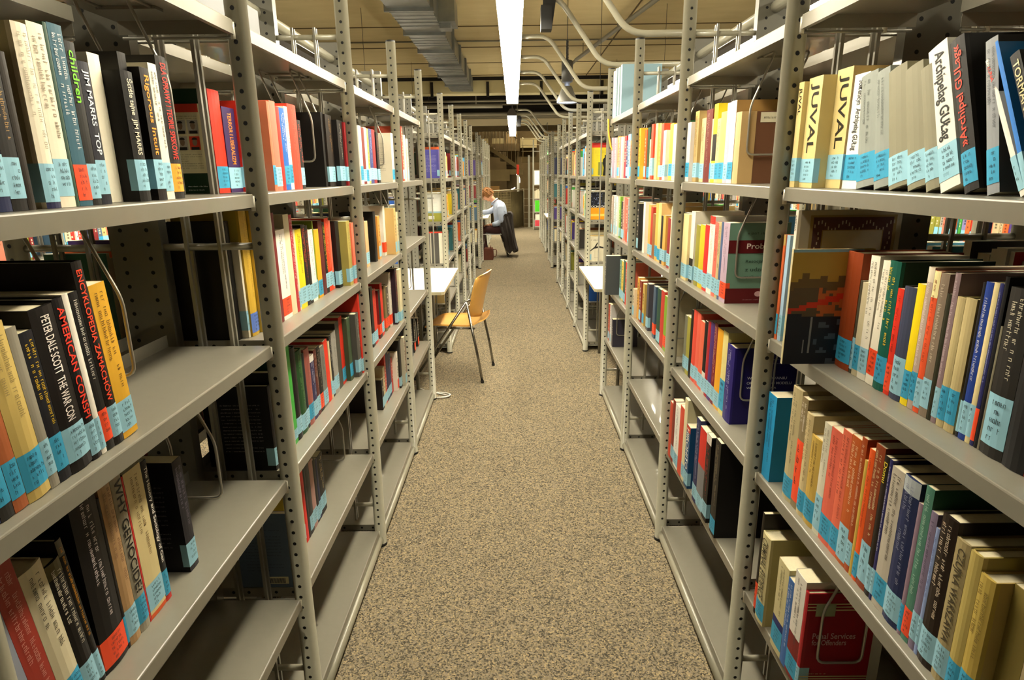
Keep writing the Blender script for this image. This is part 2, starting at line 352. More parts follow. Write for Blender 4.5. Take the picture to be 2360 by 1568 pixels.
# books of the near bays: side, bay, shelf level, spine x, y, thickness, height, depth, lean, colour, sticker, details
BOOKS = [
('L',0,4,-0.65,0.7275,0.0228,0.1841,0.125,0.0,'#15120f','b',{}),
('L',0,4,-0.65,0.7511,0.0222,0.1944,0.132,0.0,'#7a1418','b',{}),
('L',0,4,-0.65,0.774,0.0213,0.1958,0.133,0.0,'#1c2448','b',{}),
('L',0,4,-0.65,0.7961,0.0214,0.203,0.138,0.0,'#1c2448','b',{'m': '#c8c8d8','cc': '#16180f'}),
('L',0,4,-0.65,0.8183,0.0264,0.1961,0.133,0.0,'#15120f','b',{'cc': '#241608','m': '#b08a50'}),
('L',0,4,-0.65,0.8455,0.013,0.1976,0.134,0.0,'#2a1c0c','.',{}),
('L',0,4,-0.65,0.8787,0.0277,0.2393,0.163,0.0,'#e6dcc4','b',{'m': '#9a8f78','cc': '#b5aa86','h': 1,'band': ('#1a1c44',0.0,0.11)}),
('L',0,4,-0.65,0.9072,0.0311,0.2454,0.167,0.0,'#e6dcc4','b',{'m': '#8a7f68','cc': '#b5aa86'}),
('L',0,4,-0.65,0.9391,0.0071,0.2505,0.17,0.0,'#34503f','.',{}),
('L',0,4,-0.65,0.947,0.0295,0.2522,0.171,0.0,'#2c5a6a','b',{'m': '#e0e4e0','lo': 'o'}),
('L',0,4,-0.65,0.9773,0.0211,0.2341,0.159,0.0,'#191a14','b',{'t': 'children','tc': '#7ae020','cc': '#14120e'}),
('L',0,4,-0.65,0.9992,0.0236,0.2107,0.143,0.0,'#1c1f33','b',{'t': 'JIM MARRS  TOP','tc': '#d8e0e8'}),
('L',0,4,-0.68,1.0714,0.0305,0.2353,0.16,0.0,'#efe8d0','.',{}),
('L',0,4,-0.65,1.1025,0.0338,0.2131,0.145,0.0,'#1d1917','b',{'t': 'Ściśle tajne  JIM MARRS','tc': '#d8d0b8','cc': '#0e0b0a','h': 1}),
('L',0,4,-0.67,1.1369,0.0235,0.2473,0.168,0.0,'#2c2926','.',{}),
('L',0,4,-0.65,1.161,0.0284,0.2266,0.154,0.0,'#1a0f0a','b',{'t': 'Rigorous Intuit','tc': '#ff9a28','cc': '#1c120c','ctext': '#d08820'}),
('L',0,4,-0.65,1.19,0.0266,0.238,0.162,0.0,'#e9e2cc','b',{'m': '#3a362e'}),
('L',0,4,-0.65,1.2172,0.035,0.2552,0.174,0.0,'#3d3a36','y',{'t': 'DLA OPRAWY I TEORIE SPISKOWE','tc': '#e23020','h': 1}),
('L',0,3,-0.642,0.6154,0.0235,0.2511,0.171,-4.0,'#1c4a30','b',{}),
('L',0,3,-0.642,0.6397,0.019,0.2486,0.169,-4.0,'#15120f','c',{}),
('L',0,3,-0.642,0.6595,0.0233,0.243,0.165,-4.0,'#1c2448','.',{}),
('L',0,3,-0.642,0.6836,0.0214,0.2344,0.159,-4.0,'#35322f','c',{'lab': 1.25}),
('L',0,3,-0.642,0.7059,0.0227,0.2091,0.142,-4.0,'#a65c34','c',{}),
('L',0,3,-0.642,0.7294,0.0397,0.2422,0.165,-4.0,'#c4ab62','c',{'m': '#8a7a4a','h': 1}),
('L',0,3,-0.642,0.7699,0.0168,0.2318,0.158,-4.0,'#8f897a','b',{}),
('L',0,3,-0.642,0.7875,0.0233,0.2207,0.15,-4.0,'#1a1c28','c',{'m': '#e8c020'}),
('L',0,3,-0.642,0.8115,0.045,0.2459,0.167,-4.0,'#1a1310','b',{'t': 'PETER DALE SCOTT  THE WAR CON','tc': '#e8e0d8','cc': '#0d0a09','h': 1}),
('L',0,3,-0.642,0.8573,0.0205,0.2515,0.171,-4.0,'#171214','b',{'t': 'AMERICAN CONSPI','tc': '#e83c28','cc': '#0d0a09','h': 1}),
('L',0,3,-0.642,0.8786,0.0121,0.2552,0.174,-4.0,'#e8e2d4','b',{}),
('L',0,3,-0.642,0.8915,0.0191,0.2547,0.173,-4.0,'#191a18','o',{'m': '#cfcabc'}),
('L',0,3,-0.642,0.9114,0.0229,0.2962,0.201,-4.0,'#1c1713','b',{'t': 'ENCYKLOPEDIA ZAMACHÓW','tc': '#f04a2a','h': 1}),
('L',0,3,-0.642,0.9351,0.0387,0.2569,0.175,-4.0,'#d9a52c','b',{'m': '#5a4010','cc': '#a37a18'}),
('L',0,2,-0.675,0.6105,0.0439,0.335,0.199,-6.0,'#a4a85e','.',{'m': '#5a5a60'}),
('L',0,2,-0.675,0.6552,0.0551,0.335,0.199,-6.0,'#8a8f9c','.',{'m': '#3a4a8a'}),
('L',0,2,-0.675,0.7111,0.0376,0.3015,0.199,-6.0,'#9a3428','.',{'m': '#d09080'}),
('L',0,2,-0.675,0.7495,0.041,0.2693,0.183,-6.0,'#cfc5a4','c',{'m': '#2a2620','h': 1}),
('L',0,2,-0.675,0.7913,0.0291,0.2524,0.172,-6.0,'#15120f','b',{'m': '#d8d0b8','h': 1,'cap': '#5a5230'}),
('L',0,2,-0.675,0.8212,0.0122,0.2775,0.189,-6.0,'#1a1511','b',{'m': '#e09a20','h': 1,'cap': '#6a6554'}),
('L',0,2,-0.675,0.8342,0.0599,0.3196,0.199,-1.0,'#171311','o',{'m': '#d8ccc8','h': 1,'lo': 'o','t2': 1}),
('L',0,2,-0.675,0.8948,0.0057,0.2899,0.197,-1.0,'#15110f','c',{'m': '#a09a8a'}),
('L',0,2,-0.675,0.9013,0.0298,0.3137,0.199,-1.0,'#b08c60','b',{'m': '#7a5a40','h': 1}),
('L',0,2,-0.675,0.9319,0.0282,0.3102,0.199,-1.0,'#9a937f','c',{'t': 'WHY GENOCIDE?','tc': '#26221c','h': 1}),
('L',0,2,-0.675,0.9609,0.0042,0.2949,0.199,-1.0,'#c8302a','.',{}),
('L',0,2,-0.675,0.9659,0.0496,0.2962,0.199,-1.0,'#d8c690','b',{'m': '#6a5230','cc': '#9a927a','band': ('#d85a28',0,0.03),'ctext': '#4a4232'}),
('L',0,2,-0.675,1.0162,0.0176,0.294,0.199,-1.0,'#14110f','c',{'t': 'The History and Sociology of Gen','tc': '#e8e4d8','band': ('#c02a20',0,0.09)}),
('L',0,2,-0.675,1.1076,0.0335,0.2483,0.17,-1.0,'#2c2a34','b',{'m': '#6a6470','cc': '#221f28','ctext': '#8a8488'}),
('L',1,4,-0.7244,1.5662,0.0595,0.2417,0.15,0.0,'#dc3018','c',{'cc': '#16401f','h': 1,'poster': 1}),
('L',1,4,-0.722,1.6263,0.0706,0.2078,0.141,0.0,'#3a2a58','b',{'t': 'TERROR I LIBERALIZM','tc': '#e08838'}),
('L',1,4,-0.7,1.6975,0.0205,0.2281,0.155,0.0,'#cc2a1c','b',{}),
('L',1,4,-0.685,1.7186,0.0403,0.2045,0.139,0.0,'#24502c','c',{'m': '#a0a080'}),
('L',1,4,-0.66,1.7595,0.0201,0.2332,0.159,0.0,'#c87050','c',{}),
('L',1,4,-0.66,1.7802,0.0417,0.2373,0.161,0.0,'#e8745c','b',{}),
('L',1,4,-0.66,1.8225,0.0255,0.2261,0.154,0.0,'#cc2a1c','.',{}),
('L',1,4,-0.66,1.8486,0.0403,0.2258,0.154,0.0,'#1a64b8','c',{'m': '#d0d8e8'}),
('L',1,4,-0.66,1.8895,0.0277,0.2332,0.159,0.0,'#e8e4d8','c',{'m': '#3a3a3a'}),
('L',1,4,-0.66,1.9178,0.0725,0.2432,0.165,0.0,'#d8402a','.',{'m': '#e06a50','h': 1}),
('L',1,4,-0.66,1.9909,0.0311,0.2035,0.138,0.0,'#2a2420','b',{'m': '#e05030'}),
('L',1,4,-0.66,2.2426,0.0266,0.2479,0.214,0.0,'#15120f','.',{}),
('L',1,4,-0.6533,2.2698,0.077,0.2437,0.221,0.0,'#2b2018','b',{'m': '#a07a48','h': 1}),
('L',1,4,-0.6347,2.3474,0.0686,0.2311,0.157,0.0,'#1a1614','b',{'m': '#c8c0b0'}),
('L',1,4,-0.628,2.4166,0.0254,0.2278,0.155,0.0,'#7a1418','b',{}),
('L',1,3,-0.68,1.69,0.0258,0.2493,0.17,0.0,'#2c2a2c','.',{}),
('L',1,3,-0.68,1.7164,0.0237,0.2501,0.17,0.0,'#5a4030','.',{}),
('L',1,3,-0.68,1.7407,0.0347,0.3133,0.18,0.0,'#6a1418','.',{}),
('L',1,3,-0.68,1.776,0.0694,0.2624,0.178,0.0,'#ece6da','o',{'m': '#2a2626'}),
('L',1,3,-0.68,1.846,0.0451,0.3023,0.194,0.0,'#d8cca8','.',{}),
('L',1,3,-0.68,1.8917,0.0253,0.2991,0.194,0.0,'#b02a34','.',{'m': '#e8d8d0'}),
('L',1,3,-0.68,1.9176,0.0149,0.2528,0.172,0.0,'#d9cfa8','b',{}),
('L',1,3,-0.68,1.9331,0.0563,0.2505,0.17,0.0,'#e6cc1a','b',{'m': '#2a2408'}),
('L',1,3,-0.68,1.99,0.0349,0.2607,0.177,0.0,'#1a1714','b',{'m': '#e05028'}),
('L',1,3,-0.68,2.0255,0.0278,0.2555,0.174,0.0,'#26201c','b',{'m': '#c84028'}),
('L',1,3,-0.68,2.0539,0.0476,0.2393,0.163,0.0,'#ece8dc','b',{'m': '#3a3632'}),
('L',1,3,-0.68,2.1021,0.011,0.2643,0.18,0.0,'#7a8a24','b',{}),
('L',1,3,-0.68,2.1178,0.0476,0.2343,0.159,0.0,'#e6a81c','c',{'m': '#e0b040'}),
('L',1,3,-0.68,2.166,0.0445,0.2609,0.177,0.0,'#5a1a18','.',{}),
('L',1,3,-0.68,2.2111,0.0304,0.2526,0.172,0.0,'#1c1812','b',{'m': '#e8c828'}),
('L',1,3,-0.68,2.2421,0.0476,0.2632,0.179,0.0,'#e0401c','b',{'m': '#f0a080'}),
('L',1,3,-0.68,2.2903,0.022,0.2536,0.172,0.0,'#e8745c','b',{}),
('L',1,3,-0.6633,2.3129,0.0476,0.2456,0.2,0.0,'#221f1e','b',{'cc': '#12100f','h': 1}),
('L',1,3,-0.6344,2.3611,0.0476,0.2441,0.166,0.0,'#a89a50','b',{'m': '#6a6238'}),
('L',1,3,-0.628,2.4093,0.0327,0.2344,0.159,0.0,'#e8745c','b',{}),
('L',1,2,-0.67,1.6237,0.0406,0.316,0.204,0.0,'#1a4a42','b',{'m': '#8ac0b0'}),
('L',1,2,-0.67,1.6649,0.0426,0.3304,0.204,0.0,'#14241c','.',{}),
('L',1,2,-0.67,1.7081,0.0474,0.335,0.204,0.0,'#3aa23a','b',{'lab': 0.6}),
('L',1,2,-0.67,1.7561,0.0423,0.2908,0.198,0.0,'#1a1a1a','b',{'h': 1}),
('L',1,2,-0.67,1.799,0.0538,0.2692,0.183,0.0,'#1c4a22','b',{'m': '#6a9a5a','h': 1}),
('L',1,2,-0.67,1.8534,0.0193,0.248,0.169,0.0,'#20303a','b',{}),
('L',1,2,-0.67,1.8733,0.048,0.2554,0.174,0.0,'#a05a50','c',{'h': 1,'m': '#7a4038'}),
('L',1,2,-0.67,1.9219,0.0399,0.2198,0.149,0.0,'#2c2a52','b',{'m': '#c8c8d8','cap': '#e0dcd0'}),
('L',1,2,-0.67,1.9624,0.0292,0.2284,0.155,0.0,'#5a2420','b',{'m': '#b09a80'}),
('L',1,2,-0.67,1.9922,0.0349,0.229,0.156,0.0,'#181412','o',{'m': '#a89a8a'}),
('L',1,2,-0.67,2.033,0.0474,0.2189,0.149,0.0,'#77756e','b',{'m': '#3a3834'}),
('L',1,2,-0.67,2.081,0.042,0.228,0.155,-2.0,'#e03a22','.',{}),
('L',1,2,-0.67,2.1236,0.0173,0.2139,0.145,0.0,'#d8c8a0','b',{}),
('L',1,2,-0.67,2.1415,0.0253,0.2299,0.156,0.0,'#3a3836','b',{'m': '#c0bab0'}),
('L',1,2,-0.67,2.1674,0.0573,0.2336,0.159,0.0,'#9c9a92','b',{'m': '#6a6862','h': 1}),
('L',1,2,-0.67,2.2253,0.0499,0.2564,0.174,0.0,'#4a4840','.',{}),
('L',1,2,-0.67,2.2758,0.0455,0.2662,0.181,0.0,'#c8301c','c',{}),
('L',1,2,-0.6526,2.3219,0.0474,0.2506,0.17,0.0,'#44543c','c',{'h': 1}),
('L',1,2,-0.6307,2.3699,0.0474,0.2578,0.175,0.0,'#55534e','b',{'m': '#c8c4b8','h': 1}),
('L',1,2,-0.628,2.4179,0.0241,0.3303,0.225,0.0,'#c83020','b',{'h': 1}),
('L',1,1,-0.69,1.7162,0.0672,0.2928,0.15,0.0,'#c8a838','b',{}),
('L',1,1,-0.69,1.7842,0.0248,0.2676,0.15,0.0,'#d8281c','.',{}),
('L',1,1,-0.69,1.8098,0.021,0.2595,0.176,0.0,'#15120f','.',{}),
('L',1,1,-0.69,1.8316,0.0351,0.2584,0.176,0.0,'#35322f','b',{}),
('L',1,1,-0.69,1.8675,0.0378,0.2455,0.167,0.0,'#a88078','b',{}),
('L',1,1,-0.69,1.9061,0.0247,0.2315,0.157,0.0,'#15120f','b',{}),
('L',1,1,-0.69,1.9316,0.0203,0.2241,0.152,0.0,'#1c2448','b',{}),
('L',1,1,-0.69,1.9527,0.0563,0.2241,0.152,0.0,'#161410','b',{'m': '#e0c888'}),
('L',2,4,-0.66,2.7676,0.0492,0.2417,0.164,0.0,'#eeeae0','c',{'m': '#7aa0c0','lab': 1.15}),
('L',2,4,-0.66,2.8176,0.0533,0.2374,0.161,0.0,'#7a2a20','b',{}),
('L',2,4,-0.66,2.8717,0.045,0.241,0.164,0.0,'#e8e4d8','c',{}),
('L',2,4,-0.66,2.9175,0.0358,0.2397,0.163,0.0,'#e8c050','b',{}),
('L',2,4,-0.66,2.9541,0.0669,0.241,0.164,0.0,'#35407c','b',{'m': '#c0c8e0'}),
('L',2,4,-0.66,3.0219,0.0643,0.2426,0.165,0.0,'#8a1c20','b',{}),
('L',2,4,-0.66,3.1171,0.0492,0.2343,0.159,0.0,'#221c1c','b',{'m': '#c87858'}),
('L',2,4,-0.628,3.3154,0.0654,0.2426,0.22,0.0,'#e0d8c4','c',{'cc': '#cfc7b0','ctext': '#4a443a','pic': 1}),
('L',2,3,-0.68,2.7713,0.0672,0.2273,0.155,0.0,'#8a5a38','.',{}),
('L',2,3,-0.68,2.8393,0.0617,0.2071,0.141,0.0,'#c8a878','b',{}),
('L',2,3,-0.68,3.0237,0.0492,0.2388,0.162,0.0,'#1c1b1a','.',{'cc': '#12100f','h': 1}),
('L',2,3,-0.68,3.1137,0.0492,0.2132,0.145,0.0,'#d8923c','b',{'m': '#b87830'}),
('L',2,3,-0.68,3.251,0.0492,0.255,0.173,0.0,'#d8d4c4','o',{'h': 1}),
('L',2,3,-0.6327,3.3008,0.0492,0.2415,0.2,0.0,'#c8a868','b',{'m': '#6a5228','cc': '#c8b078'}),
('L',2,3,-0.628,3.3506,0.035,0.2186,0.149,0.0,'#d9cfa8','b',{}),
('L',2,2,-0.67,2.8068,0.0492,0.2834,0.15,0.0,'#171413','b',{}),
('L',2,2,-0.67,2.8568,0.062,0.2612,0.178,0.0,'#c83826','b',{'m': '#3a1a14'}),
('L',2,2,-0.67,2.9686,0.0492,0.2402,0.163,0.0,'#1a1614','o',{'cc': '#8a1c1c'}),
('L',2,2,-0.67,3.0186,0.0511,0.2654,0.18,0.0,'#c83020','b',{}),
('L',2,2,-0.67,3.1126,0.0492,0.239,0.163,0.0,'#7a6a44','o',{'m': '#3a3020','h': 1}),
('L',2,2,-0.67,3.1624,0.0492,0.2219,0.151,0.0,'#4a4034','o',{'m': '#8a7a60'}),
('L',2,2,-0.6631,3.2122,0.0492,0.2863,0.195,0.0,'#e0d8c8','o',{'m': '#2a1e1a'}),
('L',2,2,-0.639,3.262,0.0492,0.3024,0.206,0.0,'#3a2030','b',{'m': '#e0502a'}),
('L',2,2,-0.628,3.3118,0.0738,0.2892,0.197,0.0,'#d9cfa8','b',{}),
('L',2,1,-0.7178,2.9187,0.0407,0.16,0.156,0.0,'#18100d','.',{'h': 1,'cc': '#120c0a','ctext': '#8a857c'}),
('L',2,1,-0.68,2.96,0.0407,0.16,0.194,0.0,'#1a110d','b',{'m': '#e8482a','h': 1}),
('L',2,1,-0.68,3.0013,0.0458,0.2097,0.143,0.0,'#c8b890','b',{}),
('L',2,1,-0.68,3.0477,0.0351,0.265,0.18,0.0,'#c83020','b',{}),
('L',2,1,-0.68,3.0834,0.0613,0.2593,0.176,0.0,'#1c2448','b',{}),
('L',2,1,-0.68,3.1453,0.0575,0.2408,0.164,0.0,'#262c4c','b',{'m': '#7a84b0'}),
('L',2,1,-0.68,3.2064,0.0407,0.1988,0.135,0.0,'#c03a2c','.',{}),
('L',2,1,-0.6567,3.2477,0.0407,0.2177,0.148,0.0,'#ece4d4','o',{'m': '#8a8478','h': 1}),
('L',2,1,-0.6461,3.289,0.0444,0.2763,0.188,0.0,'#35322f','b',{}),
('L',2,1,-0.628,3.334,0.0407,0.2813,0.191,0.0,'#b8b09a','b',{}),
('L',2,1,-0.628,3.3753,0.0103,0.2517,0.171,0.0,'#8a2a1c','b',{}),
('L',3,4,-0.66,3.8146,0.0492,0.3108,0.211,0.0,'#bc4a2c','b',{'cap': '#f0ece0'}),
('L',3,4,-0.66,3.8977,0.0492,0.266,0.181,0.0,'#ece8dc','b',{}),
('L',3,4,-0.66,3.9895,0.0492,0.2488,0.169,0.0,'#c8c4b8','b',{}),
('L',3,1,-0.68,3.8928,0.0492,0.2522,0.172,0.0,'#3a4450','.',{}),
('L',3,1,-0.68,4.0009,0.0492,0.2361,0.161,0.0,'#16130f','o',{}),
('L',3,1,-0.68,4.1538,0.0492,0.2004,0.136,0.0,'#171310','o',{}),
('R',0,4,0.655,1.4997,0.0253,0.2314,0.2,0.0,'#d4c184','b',{'t': 'JUVAL','tc': '#2c2618'}),
('R',0,4,0.6661,1.4349,0.0642,0.2365,0.2,0.0,'#d4c184','b',{'t': 'JUVAL','tc': '#2c2618'}),
('R',0,4,0.6958,1.3695,0.0648,0.2441,0.206,0.0,'#d2bf82','b',{'t': 'JUVAL','tc': '#2c2618','cc': '#b09660'}),
('R',0,4,0.7,1.3112,0.0577,0.2251,0.2,0.0,'#ecebe4','c',{'t': 'Sołżenicyn  Archipelag GUŁag','tc': '#2a2c28'}),
('R',0,4,0.7,1.2472,0.0634,0.2187,0.2,10.0,'#8d938c','c',{'m': '#6a706c','h': 1}),
('R',0,4,0.7,1.1972,0.0494,0.2199,0.2,12.8,'#8d938c','c',{'m': '#6a706c','h': 1}),
('R',0,4,0.7,1.1396,0.057,0.2176,0.202,14.8,'#87836c','b',{'h': 1}),
('R',0,4,0.7,1.088,0.051,0.2149,0.202,16.6,'#87836c','b',{'h': 1}),
('R',0,4,0.7,1.0542,0.0332,0.2115,0.202,18.7,'#87836c','b',{'h': 1}),
('R',0,4,0.7,1.0061,0.0454,0.2442,0.166,21.4,'#dcdcd2','b',{'t': 'Archipelag GUŁag','tc': '#2c2c2a','lab': 1.1}),
('R',0,4,0.7,0.9638,0.0306,0.249,0.169,21.6,'#34312f','c',{'t': '»Archipel GULag«','tc': '#ee4a34','u': 1,'cc': '#161412','h': 1}),
('R',0,4,0.7,0.9222,0.0237,0.2273,0.155,15.0,'#8a8e92','c',{'m': '#5a5e64','cc': '#3c3c3e'}),
('R',0,4,0.7,0.8744,0.0089,0.2238,0.152,31.0,'#e2ded4','b',{'t': 'ŁUNA','tc': '#e8402c'}),
('R',0,4,0.7,0.865,0.0075,0.2431,0.165,28.1,'#2a78cc','b',{'cc': '#1a5a90'}),
('R',0,4,0.7,0.8313,0.0168,0.2165,0.147,28.7,'#3a3a38','.',{'t': 'TORMAN','tc': '#c8c094'}),
('R',0,3,0.655,1.5131,0.0119,0.2615,0.178,0.0,'#d86a3c','c',{'cap': '#c8a860'}),
('R',0,3,0.6577,1.4947,0.0178,0.2613,0.178,0.0,'#a8c8e0','b',{}),
('R',0,3,0.6658,1.4783,0.0158,0.2252,0.153,0.0,'#3a2e28','b',{'m': '#c87858'}),
('R',0,3,0.655,1.4591,0.0134,0.3221,0.24,0.0,'#e0dccb','.',{'cc': '#a8a494','frame': 1,'h': 1,'t': 'KSIĘGA','tc': '#4a453a'}),
('R',0,3,0.585,1.3067,0.0086,0.2517,0.17,0.0,'#cfc49a','.',{'art': 1,'cc': '#a8842c'}),
('R',0,3,0.7,1.2488,0.0573,0.2484,0.2,0.0,'#8d3c1a','.',{'cc': '#8a3818','h': 1,'lo': 'c'}),
('R',0,3,0.7,1.2377,0.009,0.1956,0.133,0.0,'#4a4434','b',{'lab': 1.3}),
('R',0,3,0.7,1.2162,0.0208,0.1942,0.132,0.0,'#c8bc98','c',{}),
('R',0,3,0.7,1.1851,0.0303,0.2499,0.17,1.2,'#e8e2d0','b',{'m': '#7a7464'}),
('R',0,3,0.7,1.1576,0.0267,0.2453,0.167,-1.5,'#ebe4d0','o',{'m': '#7a7464'}),
('R',0,3,0.7,1.122,0.0348,0.2488,0.169,0.0,'#12594a','c',{'m': '#e0c030','cc': '#0e3a26','h': 1}),
('R',0,3,0.7,1.103,0.0182,0.2029,0.138,0.0,'#d8321e','o',{'m': '#8a2018'}),
('R',0,3,0.7,1.0685,0.0337,0.2105,0.143,0.0,'#3c4258','b',{'lab': 1.35,'h': 1,'cc': '#221f24'}),
('R',0,3,0.7,1.0471,0.0207,0.2206,0.15,0.0,'#ecd010','c',{'cc': '#c8b030'}),
('R',0,3,0.7,1.0307,0.0156,0.253,0.172,0.0,'#b8a294','c',{'m': '#e0d8cc','cap': '#e0d4bc'}),
('R',0,3,0.7,1.0144,0.0156,0.2488,0.169,0.0,'#e0562c','b',{'cap2': '#e8dca0','m': '#8a3018'}),
('R',0,3,0.7,0.9925,0.0211,0.2479,0.169,0.0,'#80705f','b',{'m': '#c8b8a0'}),
('R',0,3,0.7,0.9815,0.0102,0.2175,0.148,0.0,'#3a3a24','.',{}),
('R',0,3,0.7,0.9683,0.0125,0.2531,0.172,0.0,'#8a7478','b',{'m': '#c0b0b0'}),
('R',0,3,0.7,0.9498,0.0176,0.2173,0.148,0.0,'#b8a878','c',{'h': 1,'lab': 1.1}),
('R',0,3,0.7,0.9251,0.0239,0.2196,0.149,0.0,'#b8a878','c',{'h': 1,'lab': 1.1,'cc': '#6a6038'}),
('R',0,3,0.7,0.9145,0.0056,0.2482,0.169,0.0,'#28262c','b',{'m': '#d8d4d0'}),
('R',0,3,0.7,0.899,0.0149,0.2503,0.17,0.0,'#1e3c8c','b',{'m': '#dcdce0'}),
('R',0,3,0.7,0.8879,0.0105,0.252,0.171,0.0,'#d8c894','b',{}),
('R',0,3,0.7,0.88,0.0073,0.252,0.171,0.0,'#262a60','o',{'m': '#9aa0c8'}),
('R',0,3,0.7,0.8719,0.0075,0.2633,0.179,0.0,'#16171c','.',{}),
('R',0,3,0.7,0.8673,0.004,0.1923,0.131,0.0,'#7a7460','.',{}),
('R',0,3,0.7,0.8229,0.0436,0.2514,0.171,0.0,'#35332f','b',{'m': '#cfc8b0','lab': 1.5,'h': 1}),
('R',0,3,0.7,0.7824,0.0397,0.2669,0.181,0.0,'#2a2a2c','.',{'h': 1}),
('R',0,3,0.7,0.7565,0.0251,0.2791,0.19,0.0,'#7a2a20','b',{}),
('R',0,3,0.7,0.7343,0.0214,0.2799,0.19,0.0,'#c8c0a0','b',{}),
('R',0,2,0.6552,1.4682,0.0492,0.2334,0.2,0.0,'#2496cc','.',{'m': '#1a3c60','cc': '#2080b0'}),
('R',0,2,0.665,1.3593,0.049,0.2896,0.197,0.0,'#b8aa80','c',{'h': 1,'m': '#5a5240'}),
('R',0,2,0.665,1.3283,0.0304,0.2799,0.19,0.0,'#8a7a58','o',{'m': '#e8e0d0','lab': 3}),
('R',0,2,0.665,1.2949,0.0328,0.2543,0.173,0.0,'#cbb888','c',{'m': '#6a5a38','h': 1}),
('R',0,2,0.665,1.247,0.0473,0.2144,0.146,0.0,'#c0a04c','c',{'m': '#4a3a18','h': 1,'cc': '#b89a50'}),
('R',0,2,0.665,1.2171,0.0293,0.2633,0.179,0.0,'#d4cfb8','b',{'m': '#8a8470','lab': 1.6}),
('R',0,2,0.665,1.1733,0.0432,0.2651,0.18,0.0,'#dc6650','c',{'m': '#8a3c2c'}),
('R',0,2,0.665,1.1399,0.0328,0.2794,0.19,0.0,'#e06c50','c',{'m': '#8a3c2c'}),
('R',0,2,0.665,1.1054,0.0339,0.2812,0.191,0.0,'#bc5a24','b',{'m': '#e8c8a0','lab': 1.5}),
('R',0,2,0.665,1.0869,0.0179,0.2912,0.198,0.0,'#a4481c','b',{'m': '#e0c0a0'}),
('R',0,2,0.665,1.0767,0.0096,0.2521,0.171,0.0,'#c8a84a','.',{}),
('R',0,2,0.665,1.0591,0.017,0.2807,0.191,0.0,'#e65a1e','c',{'m': '#8a3410'}),
('R',0,2,0.665,1.0298,0.0287,0.2993,0.204,0.0,'#8a3c1c','b',{'lab': 1.6,'m': '#e0d0a0','cc': '#5a1c12'}),
('R',0,2,0.665,1.014,0.0152,0.2888,0.196,0.0,'#2a2018','b',{'t': 'Domu','tc': '#e8d040'}),
('R',0,2,0.665,1.0044,0.009,0.2883,0.196,0.0,'#2a2a60','b',{'m': '#d8d8e0'}),
('R',0,2,0.665,0.9678,0.036,0.2816,0.191,0.0,'#b8b0a0','c',{'m': '#55504a','cc': '#2c2a2c'}),
('R',0,2,0.665,0.9243,0.0429,0.2842,0.193,0.0,'#1e2a52','b',{'m': '#8a90a8','cap': '#a8b0b4','h': 1,'cc': '#12131a'}),
('R',0,2,0.665,0.9131,0.0106,0.2542,0.173,0.0,'#8a7484','c',{}),
('R',0,2,0.665,0.8926,0.0199,0.2915,0.198,0.0,'#4c7e6c','o',{'m': '#a8c8b8','cc': '#2f5a46'}),
('R',0,2,0.665,0.8761,0.0159,0.2575,0.175,0.0,'#7c7088','b',{'m': '#4a4054'}),
('R',0,2,0.665,0.8672,0.0083,0.2373,0.161,0.0,'#8a9cc8','b',{'m': '#3a4a8a'}),
('R',0,2,0.665,0.8309,0.0357,0.2699,0.184,0.0,'#33231a','b',{'m': '#d8c8b0','h': 1,'cc': '#1a110d'}),
('R',0,2,0.665,0.8009,0.0294,0.25,0.17,0.0,'#a3946a','b',{'t': 'CZUJNA WARSZAWA','tc': '#4a4230','h': 1,'cc': '#7a6e48'}),
('R',0,2,0.665,0.7756,0.0247,0.2485,0.169,0.0,'#b4a25c','c',{'h': 1,'cc': '#9a8a48'}),
('R',0,2,0.665,0.7466,0.0284,0.2279,0.155,0.0,'#b8a04e','c',{'h': 1,'m': '#6a5a28','cc': '#b0985a'}),
('R',0,2,0.69,0.7068,0.0392,0.2298,0.18,0.0,'#8a7a40','b',{}),
('R',0,2,0.69,0.6584,0.0476,0.2568,0.175,0.0,'#c8b890','b',{}),
('R',0,2,0.69,0.6097,0.0479,0.2708,0.184,0.0,'#1c2448','b',{}),
('R',0,1,0.64,1.432,0.0139,0.3024,0.2,0.0,'#20180f','o',{'lab': 1.5}),
('R',0,1,0.64,1.3822,0.0492,0.2575,0.19,0.0,'#c9bf90','c',{'t': 'CRIMINAL EVIDENCE','tc': '#4a4432','h': 1,'cc': '#b8ae7c'}),
('R',0,1,0.64,1.2715,0.0574,0.2488,0.19,0.0,'#c9bf90','c',{'m': '#6a6248','band': ('#1c2a6a',0.08,0.36),'cc': '#bab080'}),
('R',0,1,0.64,1.2424,0.0283,0.2354,0.16,0.0,'#3c6aac','.',{'m': '#dce0e8'}),
('R',0,1,0.64,1.1892,0.0524,0.277,0.19,0.0,'#e0dcd0','c',{'m': '#4a4640','band': ('#7a1a1c',0,0.42)}),
('R',0,1,0.64,1.1738,0.0146,0.26,0.155,0.0,'#a81a24','b',{'cc': '#9c0f1c','penal': 1,'h': 1}),
('R',1,4,0.655,2.4163,0.0492,0.2133,0.145,0.0,'#cfc8c0','c',{}),
('R',1,4,0.669,2.3685,0.0472,0.2483,0.169,0.0,'#a8905c','b',{'m': '#3a3020','cap': '#c8a860','band': ('#4a3826',0.3,0.7)}),
('R',1,4,0.68,2.3164,0.0515,0.22,0.15,0.0,'#c8b484','b',{'m': '#3a3428'}),
('R',1,4,0.68,2.2448,0.071,0.2437,0.166,0.0,'#6a2a24','.',{'h': 1,'m': '#b09080'}),
('R',1,4,0.68,2.2302,0.014,0.21,0.143,0.0,'#d8cc98','c',{}),
('R',1,4,0.68,2.1878,0.0418,0.2552,0.174,0.0,'#e4d028','b',{'band': ('#1a1814',0.28,0.62)}),
